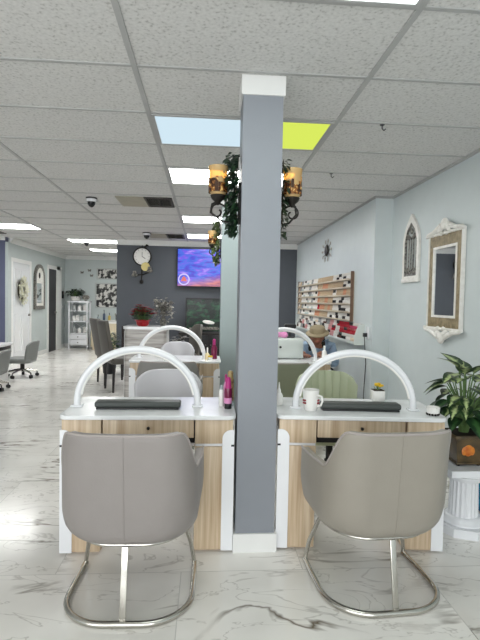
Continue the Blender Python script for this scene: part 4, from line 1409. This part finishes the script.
bush('dark green leafy plant in a white bowl on top of the white shelf unit', (-3.51, 13.31, 1.2803), [(.09, 0), (.12, .02), (.13, .12), (.12, .12), (.10, .10)], 70, .14, .40, .19, 22, M['ivy'], .11)
t = thing('silver_ornament', 'small pewter heart-shaped ornament on top of the white shelf unit', 'ornament', (-3.20, 13.15, 1.2803))
MB().lathe([(.05, 0), (.05, .01), (.012, .02), (.012, .04)], n=14).build('foot', M['pewter'], t)
MB().sphere((-.035, 0, .10), (.06, .02, .06), 12, 8).sphere((.035, 0, .10), (.06, .02, .06), 12, 8).build('body', M['pewter'], t)

def framed(label, x0, x1, z0, z1, y=YB, fr=.035):
    t = thing('framed_picture', label, 'picture', ((x0 + x1) / 2, y - .001, (z0 + z1) / 2))
    hx, hz = (x1 - x0) / 2, (z1 - z0) / 2
    MB().ring_prism([(-hx, -hz), (hx, -hz), (hx, hz), (-hx, hz)], [(-hx + fr, -hz + fr), (hx - fr, -hz + fr), (hx - fr, hz - fr), (-hx + fr, hz - fr)], -.03, 0, 'xz').build('frame', M['frame_grey'], t)
    MB().b2((-hx + fr, -.012, -hz + fr), (hx - fr, -.002, hz - fr)).build('print', M['picture'], t)
framed('wide small black and white picture above the larger one in the back room', -3.02, -2.0, 1.88, 2.2)
framed('large black and white figure picture over the sink in the back room', -3.06, -1.9, 1.09, 1.79)
for i, (x, z, lb) in enumerate(((-3.42, 2.06, 'small grey butterfly decal on the back wall, lower left of three'), (-3.22, 2.12, 'small grey butterfly decal on the back wall, topmost of three'), (-3.16, 1.98, 'small grey butterfly decal on the back wall, nearest the pictures'))):
    mb = MB()
    for s in (-1, 1):
        mb.leaf((x, YB - .004, z), (s, -.12, .7), .06, .045, .1, (0, -1, 0), 3, .1, 1.0)
        mb.leaf((x, YB - .004, z), (s, -.12, -.5), .045, .035, .1, (0, -1, 0), 3, .1, 1.0)
    mb.tube([(x, YB - .004, z - .02), (x, YB - .004, z + .02)], .003, 5)
    tag(mb.build('butterfly_decal', M['pewter'], recalc=False), lb, 'wall decal', 'butterfly decals')

t = thing('vanity_cabinet', 'cream sink cabinet with white basin top in the back room', 'sink cabinet', (-2.45, 13.20, 0))
MB().b2((-.56, -.28, .08), (.56, .3, .70)).b2((-.53, -.24, 0), (.53, .28, .08)).build('body', M['cream_wood'], t)
for s in (-1, 1):
    d = MB().b2((min(.015 * s, .53 * s), -.297, .11), (max(.015 * s, .53 * s), -.2805, .66), .004).build('door', M['cream_wood'], t)
    MB().sphere((.06 * s, -.306, .45), .014, 10, 8).build('knob', M['gold'], d)
MB().prism(rrect(-.60, -.32, .60, .31, .08), .70, .745, 'xy').lathe([(.2, .745), (.25, .755), (.24, .77), (.18, .75)], (0, 0, 0), 28).build('basin_top', M['porcelain'], t)
MB().tube([(0, .2, .745), (0, .2, .92), (0, .12, .95), (0, .06, .91)], .014, 8).build('tap', M['chrome'], t)
def soap(x, y, label, mat, h):
    t = thing('soap_bottle', label, 'bottle', (x, y, .7452))
    MB().lathe([(.032, 0), (.036, .01), (.036, h * .6), (.012, h * .72)], n=16).build('body', mat, t)
    MB().tube([(0, 0, h * .72), (0, 0, h), (.0, -.04, h * .98)], .009, 8).build('pump', M['dark'], t)
soap(-2.78, 13.44, 'dark blue soap bottle on the sink, left of the yellow one', plain('blue_soap', (54, 72, 100), .3), .30)
soap(-2.64, 13.45, 'yellow soap bottle on the sink', plain('yellow_soap', (206, 178, 84), .3), .22)
soap(-2.93, 13.40, 'short clear soap bottle at the left end of the sink', M['crystal'], .17)

# left rear wall: wreath, arched mirror, switch, thermostat
t = thing('wreath', 'cream flower wreath hanging on the white door', 'wreath', (XL + .022, 10.36, 1.50))
rr = random.Random(31)
mb = MB().tube([(.022, .17 * math.cos(2 * PI * i / 24), .19 * math.sin(2 * PI * i / 24)) for i in range(24)], .02, 8, closed=True)
mb.build('hoop', M['vine'], t)
mb = MB()
for i in range(230):
    a = rr.random() * 2 * PI; r = .16 + .16 * (rr.random() - .5)
    c = (.03 + .03 * rr.random(), r * math.cos(a), 1.12 * r * math.sin(a) - (.06 if math.sin(a) < -.6 else 0) * rr.random())
    a2 = rr.random() * 2 * PI
    mb.leaf(c, (.6, math.cos(a2), math.sin(a2)), .07, .05, .2, (1, 0, 0), 3, .2, 1.4)
mb.build('petals', rand_mat('cream_petals', [(0.3, (188, 186, 160)), (0.7, (226, 226, 206))], 12, .7), t, recalc=False)
t = thing('wall_mirror', 'narrow arched wall mirror with pewter frame between the two doors', 'mirror', (XL + .002, 11.49, 1.08))
def arch_o(h, z0, zs, n=12): return [(-h, z0), (h, z0)] + [(h * math.cos(PI * i / n), zs + h * math.sin(PI * i / n)) for i in range(n + 1)]
MB().ring_prism(arch_o(.33, 0, .71), arch_o(.25, .08, .71), 0, .045, 'yz').build('frame', M['pewter'], t)
MB().ring_prism(arch_o(.25, .08, .71), arch_o(.20, .14, .71), 0, .035, 'yz').build('inner_frame', M['ivory'], t)
MB().b2((.005, -.2, .14), (.015, .2, .60)).build('glass', M['mirror'], t)
MB().prism([(-.2, .60)] + [(.2, .60)] + [(.2 * math.cos(PI * i / 12), .71 + .2 * math.sin(PI * i / 12)) for i in range(13)], .005, .02, 'yz').build('painted_arch', M['ivory'], t)
MB().sphere((.025, 0, .78), (.012, .05, .07), 12, 8).build('medallion', M['iron'], t)
t = thing('wall_phone', 'small dark box on the left rear wall beyond the dark door', 'wall box', (XL + .001, 13.33, 1.44))
MB().b2((0, -.045, -.1), (.04, .045, .1), .006).build('body', M['dark'], t)
t2 = MB().b2((.04, -.03, .0), (.045, .03, .07)).build('display', M['pewter'], t)
t = thing('light_switch', 'white light switch below the dark wall box on the left rear wall', 'switch', (XL + .001, 13.33, 1.12))
MB().b2((0, -.04, -.06), (.008, .04, .06), .002).build('plate', M['white_gloss'], t)
MB().b2((.008, -.012, -.02), (.016, .012, .02), .002).build('rocker', M['porcelain'], t)

# ------------------------------------------------------------------ the person at the farther right table
def skin_mesh(name, verts, edges, radii, mat, parent, root=0, lv=2):
    me = bpy.data.meshes.new(name)
    me.from_pydata(verts, edges, [])
    me.materials.append(mat)
    o = bpy.data.objects.new(name, me); col.objects.link(o)
    if parent is not None: o.parent = parent
    o.modifiers.new('skin', 'SKIN')
    for i, v in enumerate(me.skin_vertices[0].data):
        r = radii[i]
        v.radius = r if hasattr(r, '__len__') else (r, r)
        v.use_root = (i == root)
    o.modifiers['skin'].use_smooth_shade = True
    subsurf(o, lv)
    return o
PXp, PYp = 1.385, 5.86
per = thing('person', 'person in tan hat and pale blue shirt bent over the farther right table', 'person', (PXp, PYp, 0))
V = [(0, .22, .50), (0, .16, .66), (-.01, .04, .82), (-.015, -.06, .87), (-.02, -.09, .90),           # pelvis, waist, chest, neck, skull base
     (.17, .0, .80), (.20, -.10, .60), (-.04, -.42, .768), (-.12, -.55, .766),                           # right arm
     (-.19, .0, .80), (-.24, -.10, .60), (-.27, -.42, .768), (-.27, -.55, .766),                       # left arm
     (.10, .16, .49), (.12, -.26, .50), (.12, -.24, .08), (.12, -.34, .045),
     (-.10, .16, .49), (-.12, -.26, .50), (-.12, -.24, .08), (-.12, -.34, .045)]
E_ = [(0, 1), (1, 2), (2, 3), (3, 4), (2, 5), (5, 6), (6, 7), (7, 8), (2, 9), (9, 10), (10, 11), (11, 12), (0, 13), (13, 14), (14, 15), (15, 16), (0, 17), (17, 18), (18, 19), (19, 20)]
rad = [(.14, .10), (.125, .085), (.12, .075), .05, .05, .05, .045, .036, .026, .05, .042, .036, .026, .085, .065, .045, .04, .085, .065, .045, .04]
body = skin_mesh('body', V, E_, rad, M['skin'], per)
# head with face, turned down to the work and a little to the left
hd = MB()
hd.sphere((-.03, -.12, .945), (.075, .09, .105), 24, 18, rot=(R(30), 0, 0))
hd.sphere((-.035, -.175, .895), (.05, .045, .05), 16, 12)
hd.sphere((-.04, -.215, .925), (.014, .02, .02), 10, 8)
for s in (-1, 1):
    hd.sphere((-.03 + .074 * s, -.105, .93), (.012, .022, .032), 10, 8)
head = hd.build('head', M['skin'], per)
mb = MB()
for s in (-1, 1): mb.sphere((-.038 + .03 * s, -.200, .945), (.011, .008, .007), 10, 8)
mb.build('eyes', M['hair'], head)
MB().sphere((-.038, -.213, .885), (.022, .008, .006), 10, 8).build('mouth', M['dark_red'], head)
MB().sphere((-.028, -.095, .96), (.085, .088, .10), 20, 14, rot=(R(25), 0, 0)).tube([(-.10, -.07, .94), (-.115, -.06, .84), (-.10, -.06, .76)], [.03, .035, .015], 10).tube([(.045, -.06, .94), (.06, -.04, .84), (.05, -.03, .78)], [.03, .032, .015], 10).build('hair', M['hair'], per)
hat = MB().lathe([(.138, -.012), (.142, 0), (.13, .01), (.098, .016), (.094, .05), (.085, .075), (.05, .088), (.01, .09)], n=32)
ho = hat.build('hat', M['straw'], per); ho.location = (-.028, -.118, .985); ho.rotation_euler = (R(16), R(-6), 0)
# shirt over trunk and upper arms
sv = [V[0], V[1], V[2], (-.012, -.045, .865), V[5], V[6], (.08, -.26, .684), V[9], V[10], (-.255, -.26, .684)]
se = [(0, 1), (1, 2), (2, 3), (2, 4), (4, 5), (5, 6), (2, 7), (7, 8), (8, 9)]
skin_mesh('shirt', sv, se, [(.17, .13), (.175, .13), (.185, .135), (.10, .085), .088, .066, .056, .088, .066, .056], M['denim'], per)
tv_ = [V[0], V[13], V[14], V[15], V[17], V[18], V[19]]
skin_mesh('trousers', tv_, [(0, 1), (1, 2), (2, 3), (0, 4), (4, 5), (5, 6)], [(.165, .125), .1, .08, .058, .1, .08, .058], M['trouser'], per)
# hands: palm and five fingers each, resting on the table
for s, wx in ((1, -.12), (-1, -.27)):
    hv = [(wx, -.53, .766), (wx, -.58, .764), (wx, -.62, .762)]
    he = [(0, 1), (1, 2)]
    hr = [(.026, .018), (.034, .015), (.034, .013)]
    for k, (dx, L) in enumerate(((-.027, .055), (-.009, .068), (.009, .064), (.027, .048))):
        b0 = len(hv)
        hv += [(wx + dx, -.635, .763), (wx + dx * 1.1, -.635 - L * .5, .766), (wx + dx * 1.1, -.635 - L, .748)]
        he += [(2, b0), (b0, b0 + 1), (b0 + 1, b0 + 2)]
        hr += [.009, .0085, .007]
    b0 = len(hv)
    hv += [(wx - s * .035, -.575, .762), (wx - s * .052, -.61, .758), (wx - s * .05, -.64, .752)]
    he += [(1, b0), (b0, b0 + 1), (b0 + 1, b0 + 2)]
    hr += [.012, .010, .008]
    skin_mesh('hand', hv, he, hr, M['skin'], body, 1, 1)
st = thing('stool', 'low dark round stool under the person in the tan hat', 'stool', (PXp, PYp + .22, 0))
MB().lathe([(.14, .31), (.16, .32), (.16, .35), (.14, .36)], n=28).build('seat', M['dark'], st)
MB().cyl((0, 0, .05), (0, 0, .31), .025).build('gas_lift', M['chrome'], st)
for i in range(5):
    a = 2 * PI * i / 5
    MB().tube([(0, 0, .07), (.165 * math.cos(a), .165 * math.sin(a), .012)], [.02, .012], 8).build('leg', M['chrome'], st)
t = thing('handbag', 'bright blue bag hanging behind the person on the rack side', 'bag', (1.60, 6.60, .7305))
MB().sphere((0, 0, .075), (.085, .07, .075), 16, 12).build('body', M['blue'], t)
MB().tube([(-.05, 0, .14), (-.04, 0, .21), (.04, 0, .21), (.05, 0, .14)], .007, 8).build('handle', M['blue'], t)
t = thing('trolley', 'low white trolley under the blue bag beside the right wall', 'trolley', (1.60, 6.60, 0))
MB().b2((-.13, -.17, .70), (.13, .17, .73), .004).build('top', M['white_paint'], t)
MB().b2((-.12, -.16, .06), (.12, .16, .70), .004).build('body', M['white_paint'], t)
for sx in (-1, 1):
    for sy in (-1, 1):
        MB().cyl((.09 * sx, .13 * sy, 0), (.09 * sx, .13 * sy, .062), .022, n=10).build('caster', M['dark_lamp'], t)
bpy.context.view_layer.update()
